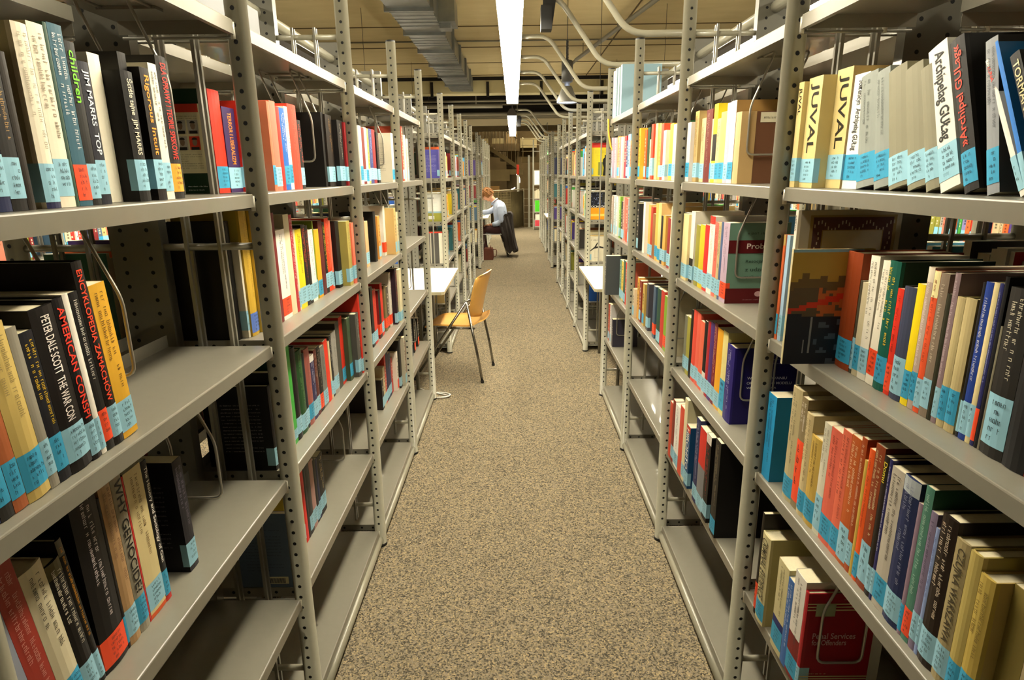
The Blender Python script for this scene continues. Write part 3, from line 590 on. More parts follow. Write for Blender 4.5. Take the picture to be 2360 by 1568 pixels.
('R',1,4,0.68,2.1528,0.0344,0.2053,0.14,0.0,'#d0b888','c',{'m': '#5a4a30'}),
('R',1,4,0.68,2.0967,0.0555,0.2225,0.151,0.0,'#c8b068','c',{}),
('R',1,4,0.68,2.0593,0.0368,0.2448,0.166,0.0,'#caa8bc','b',{'m': '#e8d8e0','cc': '#8a5a5a'}),
('R',1,4,0.68,2.0115,0.0472,0.2467,0.168,0.0,'#e4dcc8','c',{'cc': '#8a6a3a'}),
('R',1,4,0.68,1.96,0.0472,0.2089,0.2,0.0,'#c0a474','.',{'cc': '#6e4a34','h': 1,'marble': 1}),
('R',1,3,0.6604,2.3896,0.0759,0.2526,0.172,0.0,'#e0cc94','b',{}),
('R',1,3,0.67,2.3398,0.0492,0.2664,0.181,0.0,'#e6dfcc','b',{'band': ('#1c1a18',0,0.34)}),
('R',1,3,0.67,2.2663,0.0488,0.2216,0.151,0.0,'#8a8430','b',{}),
('R',1,3,0.67,2.2084,0.0571,0.2265,0.154,0.0,'#c8b41c','b',{}),
('R',1,3,0.67,2.1581,0.0495,0.2302,0.157,0.0,'#cc2620','b',{}),
('R',1,3,0.67,2.1022,0.0552,0.2645,0.18,0.0,'#e0dcd0','b',{'cap': '#d83020','m': '#8a8478'}),
('R',1,3,0.67,2.0639,0.0375,0.2478,0.169,0.0,'#d86a5a','b',{'m': '#4a2420'}),
('R',1,3,0.67,2.0371,0.026,0.2499,0.17,0.0,'#bca878','b',{'m': '#3a3428'}),
('R',1,3,0.67,2.0153,0.021,0.2528,0.172,0.0,'#44587c','b',{}),
('R',1,3,0.67,1.9565,0.058,0.2544,0.19,0.0,'#b09aac','o',{'m': '#6a5a68','cc': '#6a8f7c','prob': 1}),
('R',1,2,0.68,2.3898,0.0378,0.231,0.157,0.0,'#7a7a68','b',{}),
('R',1,2,0.68,2.3441,0.0449,0.2342,0.159,0.0,'#a09a40','b',{}),
('R',1,2,0.68,2.3099,0.0334,0.272,0.185,0.0,'#1c1814','.',{}),
('R',1,2,0.68,2.2612,0.0479,0.2794,0.19,0.0,'#d84a38','b',{}),
('R',1,2,0.68,2.2181,0.0423,0.2795,0.19,0.0,'#e0604c','b',{}),
('R',1,2,0.68,2.1676,0.0497,0.2579,0.175,0.0,'#dc6448','b',{}),
('R',1,2,0.68,2.1294,0.0374,0.2698,0.183,0.0,'#d8d0c4','b',{'m': '#1c1a18','band': ('#1c1a18',0.3,1)}),
('R',1,2,0.68,2.099,0.0296,0.2763,0.188,0.0,'#a81c28','b',{}),
('R',1,2,0.68,2.0581,0.0401,0.2821,0.192,0.0,'#4a2a70','b',{}),
('R',1,2,0.68,2.0232,0.034,0.2884,0.196,0.0,'#7a1c24','b',{'m': '#d8a898'}),
('R',1,2,0.68,1.967,0.0554,0.2801,0.19,0.0,'#e0a020','b',{'cc': '#d09a24'}),
('R',1,2,0.68,1.9192,0.047,0.2847,0.194,0.0,'#d8cc84','c',{'lab': 2}),
('R',1,2,0.68,1.8507,0.0677,0.2533,0.2,0.0,'#241a6c','.',{'m': '#c8c8e0','cc': '#1c1458','posz': 1,'h': 1}),
('R',1,1,0.64,2.3799,0.041,0.2427,0.165,0.0,'#c84830','.',{}),
('R',1,1,0.64,2.3394,0.0397,0.2671,0.182,0.0,'#7a2018','b',{}),
('R',1,1,0.64,2.2681,0.0704,0.2653,0.18,0.0,'#ece8de','b',{'m': '#2a2a2a'}),
('R',1,1,0.64,2.2126,0.0547,0.2842,0.193,0.0,'#cc4a34','.',{}),
('R',1,1,0.64,2.1711,0.0407,0.335,0.228,0.0,'#d8d0a8','b',{}),
('R',1,1,0.64,2.1211,0.0492,0.246,0.16,0.0,'#20507c','b',{'t': 'HIROHITO','tc': '#e8e4d8','cap': '#c84020'}),
('R',1,1,0.64,2.0075,0.046,0.3215,0.17,0.0,'#1c2454','b',{'m': '#b8c0d8'}),
('R',1,1,0.64,1.9335,0.0732,0.3072,0.16,0.0,'#77777a','b',{'cap4': '#cc2a20','cc': '#d8d4c8'}),
('R',1,1,0.64,1.8835,0.0492,0.3134,0.213,0.0,'#1c1816','b',{'m': '#cc3428','cap': '#d8d4c8'}),
('R',1,1,0.64,1.792,0.0492,0.335,0.19,0.0,'#2c2820','c',{'m': '#a09070','cc': '#14110f'}),
('R',2,4,0.655,3.3626,0.0492,0.2548,0.16,0.0,'#e0aa2c','c',{}),
('R',2,4,0.6751,3.3128,0.0492,0.2436,0.166,0.0,'#dc5c28','b',{}),
('R',2,4,0.68,3.2527,0.0595,0.2511,0.171,0.0,'#1a4430','c',{}),
('R',2,4,0.68,3.2262,0.0259,0.1921,0.131,0.0,'#d9cfa8','b',{}),
('R',2,4,0.68,3.1764,0.0492,0.2609,0.177,0.0,'#cc4a34','b',{'lab': 1.6}),
('R',2,4,0.68,3.0818,0.0492,0.2577,0.175,0.0,'#ecd488','.',{}),
('R',2,4,0.68,3.0119,0.0318,0.253,0.172,0.0,'#c8b050','b',{'m': '#3a2818'}),
('R',2,4,0.68,2.9597,0.0513,0.2482,0.169,0.0,'#d84a30','b',{}),
('R',2,4,0.68,2.9097,0.0492,0.216,0.147,0.0,'#ece4cc','b',{}),
('R',2,4,0.68,2.7817,0.0595,0.2361,0.161,0.0,'#e8b040','c',{}),
('R',2,4,0.68,2.7277,0.0533,0.2296,0.156,0.0,'#ece0b8','b',{}),
('R',2,4,0.68,2.683,0.0439,0.2389,0.162,0.0,'#24542c','c',{}),
('R',2,3,0.6609,3.3566,0.0492,0.2476,0.168,0.0,'#1a1816','b',{'m': '#d8d0c4'}),
('R',2,3,0.67,3.2384,0.0492,0.2601,0.177,0.0,'#ece4d0','.',{}),
('R',2,3,0.67,3.1038,0.0528,0.2525,0.172,0.0,'#d8a050','b',{}),
('R',2,3,0.67,3.0583,0.0447,0.2452,0.167,0.0,'#a83424','b',{}),
('R',2,3,0.67,2.9956,0.0619,0.2148,0.146,0.0,'#8a5a30','.',{}),
('R',2,3,0.67,2.9412,0.0536,0.2668,0.181,0.0,'#d8a84c','c',{}),
('R',2,3,0.67,2.883,0.0574,0.2712,0.184,0.0,'#e0b878','c',{}),
('R',2,3,0.67,2.8408,0.0414,0.2165,0.147,0.0,'#25221e','b',{}),
('R',2,3,0.67,2.7908,0.0492,0.2224,0.151,0.0,'#d0a04c','b',{}),
('R',2,3,0.67,2.7006,0.0505,0.2163,0.147,0.0,'#8a2424','b',{}),
('R',2,3,0.67,2.6511,0.0487,0.2662,0.181,0.0,'#e8dcb8','b',{}),
('R',2,3,0.67,2.5987,0.0517,0.2688,0.183,0.0,'#c8a868','b',{}),
('R',2,2,0.655,3.3626,0.0492,0.16,0.12,0.0,'#d8c8a8','b',{}),
('R',2,2,0.67,3.3128,0.0492,0.2307,0.157,0.0,'#d8a040','.',{}),
('R',2,2,0.67,3.2524,0.0492,0.2232,0.152,0.0,'#8a3424','b',{}),
('R',2,2,0.67,3.1683,0.0492,0.2213,0.151,0.0,'#c0a050','c',{}),
('R',2,2,0.67,3.067,0.0492,0.2404,0.163,0.0,'#4a484e','b',{}),
('R',2,2,0.67,2.9162,0.0492,0.2531,0.172,0.0,'#44586c','o',{}),
('R',2,2,0.67,2.8052,0.0731,0.2587,0.176,0.0,'#1c4638','b',{}),
('R',2,2,0.67,2.7375,0.0669,0.2625,0.179,0.0,'#b8342a','.',{}),
('R',2,2,0.67,2.6623,0.0744,0.2499,0.17,0.0,'#7aa028','o',{}),
('R',2,2,0.67,2.6109,0.0506,0.2829,0.192,0.0,'#c8c0a0','b',{}),
('R',3,5,0.655,4.2944,0.0603,0.288,0.196,0.0,'#dcdcd0','b',{'m': '#8a9aa0'}),
('R',3,5,0.66,4.2446,0.0492,0.297,0.202,0.0,'#8aa0a8','b',{}),
('R',3,5,0.66,4.1489,0.0492,0.2885,0.196,0.0,'#a0b4b8','b',{}),
('R',3,5,0.66,4.0497,0.0492,0.2892,0.24,0.0,'#7a98a4','b',{'cc': '#5c7884','stk': 1}),
('R',3,4,0.655,4.3055,0.0492,0.2563,0.174,0.0,'#b8aab8','b',{}),
('R',3,4,0.6688,4.2557,0.0492,0.2526,0.172,0.0,'#c0b4c0','.',{}),
('R',3,4,0.68,4.2059,0.0492,0.26,0.177,0.0,'#d8a050','c',{}),
('R',3,4,0.68,4.1561,0.0492,0.2523,0.172,0.0,'#c89a88','b',{'m': '#a83020'}),
('R',3,4,0.68,4.0728,0.0492,0.249,0.169,0.0,'#ece4dc','b',{}),
('R',3,4,0.68,3.9255,0.0709,0.2476,0.168,0.0,'#a81c24','.',{}),
('R',3,4,0.68,3.8714,0.0533,0.2184,0.149,0.0,'#1c2a6a','b',{}),
('R',3,4,0.68,3.7967,0.0739,0.2503,0.17,0.0,'#88b8d8','b',{}),
('R',3,4,0.68,3.7467,0.0492,0.2124,0.144,0.0,'#d8843c','c',{}),
('R',3,4,0.68,3.6557,0.0579,0.2205,0.15,0.0,'#d9cfa8','b',{}),
('R',3,3,0.6649,4.3001,0.0492,0.2495,0.17,0.0,'#b8a898','b',{}),
('R',3,3,0.67,4.2213,0.0492,0.2523,0.172,0.0,'#c0d0d0','b',{}),
('R',3,3,0.67,4.1255,0.0492,0.2558,0.174,0.0,'#ece8dc','b',{}),
('R',3,3,0.67,4.0059,0.0492,0.2601,0.177,0.0,'#7aa838','b',{}),
('R',3,3,0.67,3.9116,0.0621,0.2335,0.159,0.0,'#201c18','b',{}),
('R',3,3,0.67,3.8616,0.0492,0.2612,0.178,0.0,'#d89a88','b',{}),
('R',3,3,0.67,3.7388,0.0665,0.2571,0.175,0.0,'#d85a44','o',{}),
('R',3,3,0.67,3.6888,0.0492,0.2558,0.174,0.0,'#8aa0a8','b',{}),
('R',3,2,0.595,4.0368,0.0492,0.2568,0.15,0.0,'#44484a','.',{'cc': '#3c4446','magz': 1}),
('R',3,2,0.67,3.8867,0.0641,0.2469,0.168,0.0,'#5a8a7a','b',{}),
('R',3,2,0.67,3.8135,0.0724,0.247,0.168,0.0,'#d8c050','b',{}),
('R',3,2,0.67,3.7428,0.0698,0.2614,0.178,0.0,'#3a5a4c','b',{}),
('R',3,2,0.67,3.6928,0.0492,0.2584,0.176,0.0,'#cc2a20','.',{}),
('R',3,2,0.67,3.6056,0.0492,0.2706,0.184,0.0,'#e8745c','b',{}),
('R',3,1,0.66,4.2639,0.0492,0.264,0.18,0.0,'#b84a30','b',{}),
('R',3,1,0.66,4.1832,0.0492,0.2758,0.188,0.0,'#e0dcd8','b',{}),
('R',3,1,0.66,4.0924,0.0492,0.1932,0.17,0.0,'#2c2a38','.',{'cc': '#3c3a48','portrait': 1,'h': 1}),
('L',1,3,-0.722,1.56,0.0211,0.305,0.152,0,'#0b0908','.',{'h': 1,'cc': '#0b0908'}),
('L',1,3,-0.705,1.583,0.0114,0.25,0.169,0,'#d8d0b8','b',{}),
('L',1,3,-0.7,1.596,0.0445,0.328,0.174,0,'#c4a034','.',{'m': '#a8842a','h': 1,'lb2': '#5a7ac8','cc': '#b09a38'}),
('L',1,3,-0.692,1.643,0.0464,0.33,0.182,0,'#c8a438','.',{'m': '#a8842a','h': 1,'lb2': '#5a7ac8','cc': '#b09a38'}),
('L',1,2,-0.665,1.56,0.023,0.245,0.165,0,'#15110f','b',{'h': 1,'ctext': '#a09a94','cc': '#120e0d'}),
('L',1,2,-0.668,1.585,0.0191,0.275,0.19,0,'#1a1712','b',{'m': '#e0c820'}),
('L',1,2,-0.668,1.606,0.0171,0.27,0.19,0,'#1c2448','b',{}),
('L',1,1,-0.652,1.56,0.016,0.24,0.165,0,'#a0b8c8','.',{'cc': '#5a6a80','ctext': '#2c3444','bar': 1}),
]

# ================================================================== BOOKS
STK = {'b': '#92c3d5', 'c': '#3a9dc4', 'o': '#f0502a', 'y': '#f0a63a'}
def M(c, rough=.5):
    if max(int(c[i:i+2], 16) for i in (1, 3, 5)) < 66: c = '#'+''.join('%02x' % int(int(c[i:i+2], 16)*.72) for i in (1, 3, 5))
    return mat('colour '+c+('' if rough == .5 else ' matt'), c, rough, 0, .06, 14, spec=.28)
# ---- lettering: each string becomes a flat mesh once
_fonts = {}
def letters(strings):
    tmp = []
    for st in strings:
        cu_ = bpy.data.curves.new('t', 'FONT'); cu_.body = st; cu_.size = 1; cu_.align_x = 'LEFT'; cu_.resolution_u = 3; cu_.offset = .012
        o = bpy.data.objects.new('t', cu_); col.objects.link(o); tmp.append((st, o))
    bpy.context.view_layer.update(); dg = bpy.context.evaluated_depsgraph_get()
    for st, o in tmp:
        me = bpy.data.meshes.new_from_object(o.evaluated_get(dg)); c0 = o.data
        xs = [v.co.x for v in me.vertices]; ys = [v.co.y for v in me.vertices]
        if xs: _fonts[st] = (me, min(xs), max(xs), min(ys), max(ys))
        bpy.data.objects.remove(o); bpy.data.curves.remove(c0)
def put_text(parent, st, colr, org, dx, dy, nz, length, height, name='title'):
    """flat lettering filling a length x height box starting at org"""
    me0, x0, x1, y0, y1 = _fonts[st]
    sx, sy = length/(x1-x0), height/(y1-y0); sx = min(sx, sy*1.25); sy = min(sy, sx*2.3)
    me = me0.copy(); dx, dy, nz = Vector(dx), Vector(dy), Vector(nz)
    off = (length-(x1-x0)*sx)*.0; offy = (height-(y1-y0)*sy)/2
    for v in me.vertices:
        p = Vector(org)+dx*((v.co.x-x0)*sx+off)+dy*((v.co.y-y0)*sy+offy); v.co = p
    me.materials.clear(); me.materials.append(M(colr))
    return ob(name, me, parent)
LINES = {'prob': None}
need = set()
for b_ in BOOKS:
    if 't' in b_[11]: need.add(b_[11]['t'])
need |= {'Probacja', 'Resocjalizacja', 'z udziałem', 'społeczeństwa', 'W POSZUKIWANIU', 'OPTYMALNEGO MODELU', 'WIĘZIENNICTWA', 'Penal Services', 'for Offenders', 'KSIĘGA', 'JUBILEUSZOWA', 'OCHRONA', 'S i d'}
letters(sorted(need))

def pseudo(rnd, s, org, dx, dy, length, height, m, dens=.62):
    """a line of letter-like strokes too small to read"""
    t = 0
    org, dx, dy = Vector(org), Vector(dx), Vector(dy)
    w0 = height*.62; st = w0*.18
    def q(a, b, c, d): s.poly([org+dx*a+dy*c, org+dx*b+dy*c, org+dx*b+dy*d, org+dx*a+dy*d], m)
    while t < length-w0:
        if rnd.random() < .15: t += w0*1.1; continue
        ww = w0*rnd.choice([.55, .8, .85, .9]); tall = rnd.random() < .3; h1 = height*(1 if tall else .72); k = rnd.randrange(5)
        q(t, t+st, 0, h1)
        if k in (0, 1, 2): q(t+ww-st, t+ww, 0, height*.72)
        if k in (0, 3): q(t+st, t+ww-st, 0, st*.8)
        if k in (0, 1, 4): q(t+st, t+ww-st, height*.72-st*.8, height*.72)
        if k in (2, 3): q(t+st, t+ww-st, height*.33, height*.33+st*.7)
        t += ww+w0*.3
def cname(h):
    r, g, b = [int(h[i:i+2], 16) for i in (1, 3, 5)]
    L = [('black',(18,16,14)),('near-black',(42,38,36)),('dark grey',(62,60,58)),('grey',(120,118,110)),('light grey',(168,166,158)),('white',(234,230,220)),('cream',(216,204,168)),('beige',(200,172,118)),('tan',(176,140,96)),
         ('yellow',(230,205,30)),('amber',(222,160,40)),('orange',(226,100,42)),('red',(208,44,30)),('dark red',(120,26,26)),('salmon',(226,110,88)),('blue',(30,96,180)),('light blue',(110,170,215)),('navy',(28,36,76)),('violet',(60,44,108)),
         ('maroon',(92,40,32)),('brown',(124,76,40)),('dark green',(28,74,48)),('green',(60,150,60)),('olive',(136,136,56)),('teal',(28,90,84)),('lilac',(140,120,150)),('slate blue',(70,96,120)),('rust',(150,64,30)),('mauve',(190,160,180)),('dark brown',(56,38,26))]
    return min(L, key=lambda t: sum((a-c)**2 for a, c in zip(t[1], (r, g, b))))[0]
ORDW = ['first','second','third','fourth','fifth','sixth','seventh','eighth','ninth','tenth']+['%dth' % i for i in range(11, 21)]+['21st','22nd','23rd']+['%dth' % i for i in range(24, 31)]+['31st','32nd','33rd']
SHN = {5: 'topmost shelf', 4: 'upper shelf', 3: 'chest-high shelf', 2: 'middle shelf', 1: 'low shelf'}
BYN = ['nearest', 'second', 'third', 'fourth']

def book(d, label, group):
    side, bay, lev, X, Y, T, H, D, ln, colr, lab, op = d
    rnd = random.Random(int(abs(Y)*9173+abs(X)*771+lev*31))
    z = ZS[lev]; a = R(ln); L = side == 'L'
    rz = 0 if L else math.pi
    t = thing('book', label, 'book', (0,0,0), 0, group)
    # lean about the bottom edge that stays on the shelf
    up = T*abs(math.sin(a)) if a > 0 else 0
    if L:
        Mx = Matrix.Translation((X, Y, z+.0005+(T*math.sin(a) if a > 0 else 0))) @ Matrix.Rotation(-a, 4, 'X')
    else:
        Mx = Matrix.Translation((X, Y+T, z+.0005+(T*math.sin(-a) if a < 0 else 0))) @ Matrix.Rotation(-a, 4, 'X') @ Matrix.Rotation(math.pi, 4, 'Z')
        if a > 0: Mx = Matrix.Translation((X, Y, z+.0005)) @ Matrix.Rotation(-a, 4, 'X') @ Matrix.Translation((0, T, 0)) @ Matrix.Rotation(math.pi, 4, 'Z'); Mx = Matrix.Translation((0,0,T*math.sin(a))) @ Mx
    t.matrix_world = Mx
    hard = op.get('h'); ct = min(.0026 if hard else .0007, T*.25); bulge = min(.0032 if hard else .001, T*.09)
    cc = op.get('cc', colr)
    # colour segments up the spine
    segs = [(0, 1, colr)]
    if 'band' in op: c_, a0, a1 = op['band']; segs = [s_ for s_ in ((0, a0, colr), (a0, a1, c_), (a1, 1, colr)) if s_[1]-s_[0] > .001]
    for k_, f_ in (('cap', .9), ('cap2', .82), ('cap4', .55)):
        if k_ in op: segs = [(0, f_, colr), (f_, 1, op[k_])]
    cols = [colr, cc]+[s_[2] for s_ in segs if s_[2] != colr]
    s = MB(); n = 5
    arcp = [(bulge*math.sin(math.pi*k/(n-1)), T*k/(n-1)) for k in range(n)]
    arci = [(-ct, ct+(T-2*ct)*k/(n-1)) for k in range(n)]
    jn = .007 if hard else 0
    for z0, z1, c_ in segs:
        mi = cols.index(c_)
        a0, a1 = z0*H, z1*H
        for k in range(n-1):
            s.poly([(arcp[k][0], arcp[k][1], a0), (arcp[k+1][0], arcp[k+1][1], a0), (arcp[k+1][0], arcp[k+1][1], a1), (arcp[k][0], arcp[k][1], a1)], mi, True)
    for zz in (0, H):   # top and bottom rims of the spine
        for k in range(n-1):
            s.poly([(arcp[k][0], arcp[k][1], zz), (arci[k][0], arci[k][1], zz), (arci[k+1][0], arci[k+1][1], zz), (arcp[k+1][0], arcp[k+1][1], zz)], 0)
    for k in range(n-1):
        s.poly([(arci[k][0], arci[k][1], 0), (arci[k][0], arci[k][1], H), (arci[k+1][0], arci[k+1][1], H), (arci[k+1][0], arci[k+1][1], 0)], 0)
    for y0, y1 in ((0, ct), (T-ct, T)):
        s.box(-D, 0, y0, y1, 0, H, 1 if not hard else 1)
        if hard: # joint groove strip in spine cloth colour
            yy = y0-.0002 if y0 == 0 else y1+.0002
            s.poly([(-jn, yy, 0), (0, yy, 0), (0, yy, H), (-jn, yy, H)], 0)
    s.build('cover', [M(c) for c in cols], t)
    ins = .003 if hard else .0006
    s = MB(); s.box(-D+ins, -ct, ct, T-ct, ins, H-ins)
    s.build('pages', m_pages, t)
    # call-number sticker wrapping the spine
    lz0, lz1 = 0, 0
    if 'lo' in op: lab = op['lo']
    if lab in STK or 'lb2' in op:
        lz0 = .008+rnd.random()*.012; lz1 = lz0+.052*op.get('lab', 1); e_ = .0005
        if lz1 > H*.8: lz1 = H*.8
        wr = min(.022 if T < .03 else .013, D*.3) if lab != 'c' else 0
        if 'lb2' in op: wr = 0
        ins_ = 0 if lab != 'c' else T*.08
        s = MB(); P = [(p[0]+e_, p[1], ) for p in arcp]
        if lab != 'c':
            P = [(0-wr, -e_), (e_, -e_)]+[(p[0]+e_, p[1]) for p in arcp[1:-1]]+[(e_, T+e_), (-wr, T+e_)]
        for k in range(len(P)-1):
            s.poly([(P[k][0], P[k][1], lz0), (P[k+1][0], P[k+1][1], lz0), (P[k+1][0], P[k+1][1], lz1), (P[k][0], P[k][1], lz1)], 0)
        xo = bulge+2*e_
        if T > .008:   # rows of tiny call-number strokes
            rows_ = 5; hgt = (lz1-lz0)*.09
            wid = min(T*.6, .03)
            for r_ in range(rows_):
                zz = lz1-(r_+1.1)*(lz1-lz0)/(rows_+.7)
                yy = T/2-wid*.35
                xx = xo-abs(.5-.5)*0
                pseudo(rnd, s, (xx, yy, zz), (0,1,0), (0,0,1), wid*(1 if r_ != rows_-1 else .5), hgt*1.25, 1)
        s.build('spine_label', [M(op.get('lb2', STK.get(lab, '#86c6e0'))), M('#20343c')], t)
    # title
    xo = bulge+.0005; z0 = max(lz1, .01)+.008; z1 = H-.012; hh = T*.62
    if 't' in op and z1-z0 > .04:
        if op.get('u'): put_text(t, op['t'], op['tc'], (xo, T/2+hh/2, z0), (0,0,1), (0,-1,0), (1,0,0), z1-z0, hh)
        else: put_text(t, op['t'], op['tc'], (xo, T/2-hh/2, z1), (0,0,-1), (0,1,0), (1,0,0), z1-z0, hh)
    elif 'm' in op and T > .007:
        s = MB(); two = T > .022
        h_ = min(T*.26, .0085) if two else min(T*.4, .0075)
        la = (z1-z0)*rnd.uniform(.75, .98); st_ = z1-rnd.uniform(0, .15)*(z1-z0-la)
        ys_ = [T*.5+h_*.25, T*.5-h_*1.25] if two else [T*.5-h_*.5]
        for i_, yy in enumerate(ys_): pseudo(rnd, s, (xo, yy, st_), (0,0,-1), (0,1,0), la*(1 if i_ == 0 else .7), h_, 0)
        s.build('title', M(op['m']), t)
    # decorated front covers
    e_ = .0012 if hard else .0010
    def cp(u, v, lift=0):
        return (-D+u, -e_-lift, v) if L else (-u, T+e_+lift, v)
    def quad(s, u0, u1, v0, v1, m, lift=0): s.poly([cp(u0,v0,lift), cp(u1,v0,lift), cp(u1,v1,lift), cp(u0,v1,lift)], m)
    dX, dZ, nY = ((1,0,0), (0,0,1), (0,-1,0)) if L else ((-1,0,0), (0,0,1), (0,1,0))
    def ctx(st, c_, u, v, w_, h_): put_text(t, st, c_, cp(u, v, .0006), dX, dZ, nY, w_, h_, 'cover_lettering')
    def block(s, u0, u1, v1, n_, gap, h_, m):
        for i_ in range(n_): pseudo(rnd, s, cp(u0, v1-(i_+1)*gap, .0004), dX, dZ, (u1-u0)*(1 if rnd.random() < .75 else .6), h_, m)
    if 'ctext' in op:
        s = MB(); block(s, D*.2, D*.85, H*.82, 14, H*.042, H*.014, 0)
        if op.get('bar'): quad(s, D*.52, D*.9, H*.05, H*.15, 1); [quad(s, D*(.55+.02*i_), D*(.562+.02*i_), H*.06, H*.13, 0, .0004) for i_ in range(15)]
        s.build('cover_print', [M(op['ctext']), M('#e0d8b0')], t)
    if op.get('poster'):   # back cover with a pale notice of small portraits
        s = MB(); quad(s, D*.17, D*.86, H*.2, H*.86, 0); quad(s, D*.17, D*.82, H*.78, H*.86, 1, .0003)
        for r_ in range(2):
            for c_ in range(3):
                u, v = D*(.22+.2*c_), H*(.58-.155*r_)
                quad(s, u, u+D*.17, v, v+H*.13, 4 if (r_, c_) != (1, 2) else 1, .0004)
                pts = [Vector(cp(u+D*(.085+.04*math.cos(k*.785)), v+H*(.075+.038*math.sin(k*.785)), .0006)) for k in range(8)]; s.poly(pts, 5)
                pts = [Vector(cp(u+D*(.085+.045*math.cos(k*.524)), v+H*(.098+.022*math.sin(k*.524)), .0007)) for k in range(7)]; s.poly(pts, 3)
                quad(s, u+D*.02, u+D*.15, v, v+H*.028, 3, .0007)
        block(s, D*.2, D*.8, H*.76, 2, H*.02, H*.009, 3); block(s, D*.2, D*.8, H*.4, 7, H*.022, H*.01, 3)
        block(s, D*.5, D*.95, H*.1, 2, H*.035, H*.012, 2)
        s.build('cover_print', [M('#cfc69c'), M('#c83a22'), M('#d8d8d0'), M('#2a2620'), M('#a8a294'), M('#7a6450')], t)
    if op.get('pic'):
        s = MB(); quad(s, D*.12, D*.55, H*.62, H*.95, 0); quad(s, D*.16, D*.5, H*.65, H*.92, 1, .0003)
        pts = [Vector(cp(D*(.3+.05*math.cos(k*.785)), H*(.12+.035*math.sin(k*.785)), .0004)) for k in range(8)]; s.poly(pts, 2)
        block(s, D*.15, D*.85, H*.58, 11, H*.03, H*.011, 1); s.build('cover_print', [M('#e8e4d8'), M('#3a2018'), M('#b09a50')], t)
    if op.get('frame'):
        s = MB(); quad(s, D*.12, D*.95, H*.2, H*.965, 0); quad(s, D*.15, D*.92, H*.22, H*.95, 1, .0003); quad(s, D*.24, D*.83, H*.3, H*.86, 0, .0006); quad(s, D*.25, D*.82, H*.31, H*.855, 2, .0009)
        for k in range(24):
            u = D*(.16+.033*k); quad(s, u, u+D*.012, H*(.875+.03*math.sin(k*.9)), H*(.90+.03*math.sin(k*.9)), 2, .0006)
        for k in range(16):
            for uu in (.185, .87): v = H*(.3+.035*k); quad(s, D*(uu+.02*math.sin(k)), D*(uu+.02*math.sin(k)+.012), v, v+H*.02, 2, .0006)
        s.build('cover_print', [M('#8a7a50'), M('#4a3234'), M('#a09c8c')], t)
        ctx('KSIĘGA', '#5a4a30', D*.40, H*.80, D*.30, H*.035); ctx('JUBILEUSZOWA', '#5a4a30', D*.29, H*.752, D*.50, H*.033)
    if op.get('art'):   # painted cover: pale gold sky, red flare, dark blue crowd below
        s = MB(); N, Q = 40, 22
        for i_ in range(N):
            for j_ in range(Q):
                v = i_/N; u = j_/Q; f1 = .62+.02*math.sin(u*9)+.05*u
                if v > .965 and u < .85: k = 4
                elif v > f1+.13: k = 0
                elif v > f1+.09: k = 1 if int(u*9) % 2 else 0
                elif v > f1+.02: k = 1
                elif abs(v-(.46+.2*u)) < .018+.02*u: k = 2
                elif v > .44-.1*u and v > .40: k = 3 if u > .35 and rnd.random() < .7 else 8
                else: k = 6 if math.sin(u*24+v*30)+math.sin(v*55-u*9) > .9 and u > .35 else 5
                quad(s, D*u, D*(u+1/Q), H*v, H*(v+1/N), k)
        quad(s, D*.3, D*.325, H*.1, H*.42, 7, .0004); quad(s, D*.23, D*.245, H*.1, H*.22, 7, .0004)
        s.build('cover_print', [M('#b0903a'), M('#6a5430'), M('#cc3418'), M('#b8602c'), M('#8ab4c4'), M('#252c38'), M('#4a5560'), M('#8a8c8c'), M('#5a4a34')], t)
    if op.get('marble'):
        s = MB(); quad(s, D*.0, D*.22, 0, H, 1); quad(s, D*.28, D*.62, H*.85, H*.985, 0); block(s, D*.33, D*.58, H*.96, 1, H*.06, H*.035, 2)
        s.build('cover_print', [M('#e0d8b8'), M('#bfa06c'), M('#4a4030')], t)
    if op.get('prob'):
        s = MB(); quad(s, 0, D, H*.63, H*.79, 0); quad(s, 0, D, 0, H*.19, 0); block(s, D*.3, D*.9, H*.9, 1, H*.04, H*.03, 1); block(s, D*.3, D*.8, H*.06, 1, H*.02, H*.012, 2)
        pts = [Vector(cp(D*(.55+.06*math.cos(k*.524)), H*(.12+.035*math.sin(k*.524)), .0004)) for k in range(12)]; s.poly(pts, 2)
        s.build('cover_print', [M('#5c1418'), M('#2c3a34'), M('#c8a0a0')], t)
        ctx('Probacja', '#e8dcd0', D*.3, H*.665, D*.62, H*.085)
        for i_, st in enumerate(('Resocjalizacja', 'z udziałem', 'społeczeństwa')): ctx(st, '#2f463c', D*.3, H*(.5-.095*i_), D*.6, H*.05)
    if op.get('posz'):
        for i_, (st, w_) in enumerate((('W POSZUKIWANIU', .62), ('OPTYMALNEGO MODELU', .7), ('WIĘZIENNICTWA', .55))): ctx(st, '#dcdcea', D*.22, H*(.60-.065*i_), D*w_, H*.035)
        s = MB(); block(s, D*.42, D*.72, H*.9, 2, H*.05, H*.014, 0); block(s, D*.3, D*.7, H*.4, 2, H*.04, H*.014, 0); s.build('cover_print', M('#b0b0d0'), t)
    if op.get('penal'):
        s = MB()
        for v in (.835, .865, .895, .10, .125, .15): quad(s, 0, D, H*v, H*(v+.012), 0)
        quad(s, D*.12, D*.4, H*.78, H*.9, 1, .0005); block(s, D*.5, D*.98, H*.97, 1, H*.03, H*.012, 1); block(s, D*.7, D*.95, H*.08, 1, H*.03, H*.018, 0); block(s, D*.1, D*.4, H*.22, 1, H*.04, H*.014, 0)
        s.build('cover_print', [M('#d8c894'), M('#a8ae88')], t)
        ctx('Penal Services', '#d8a8a8', D*.12, H*.55, D*.62, H*.06); ctx('for Offenders', '#d8a8a8', D*.12, H*.485, D*.5, H*.055)
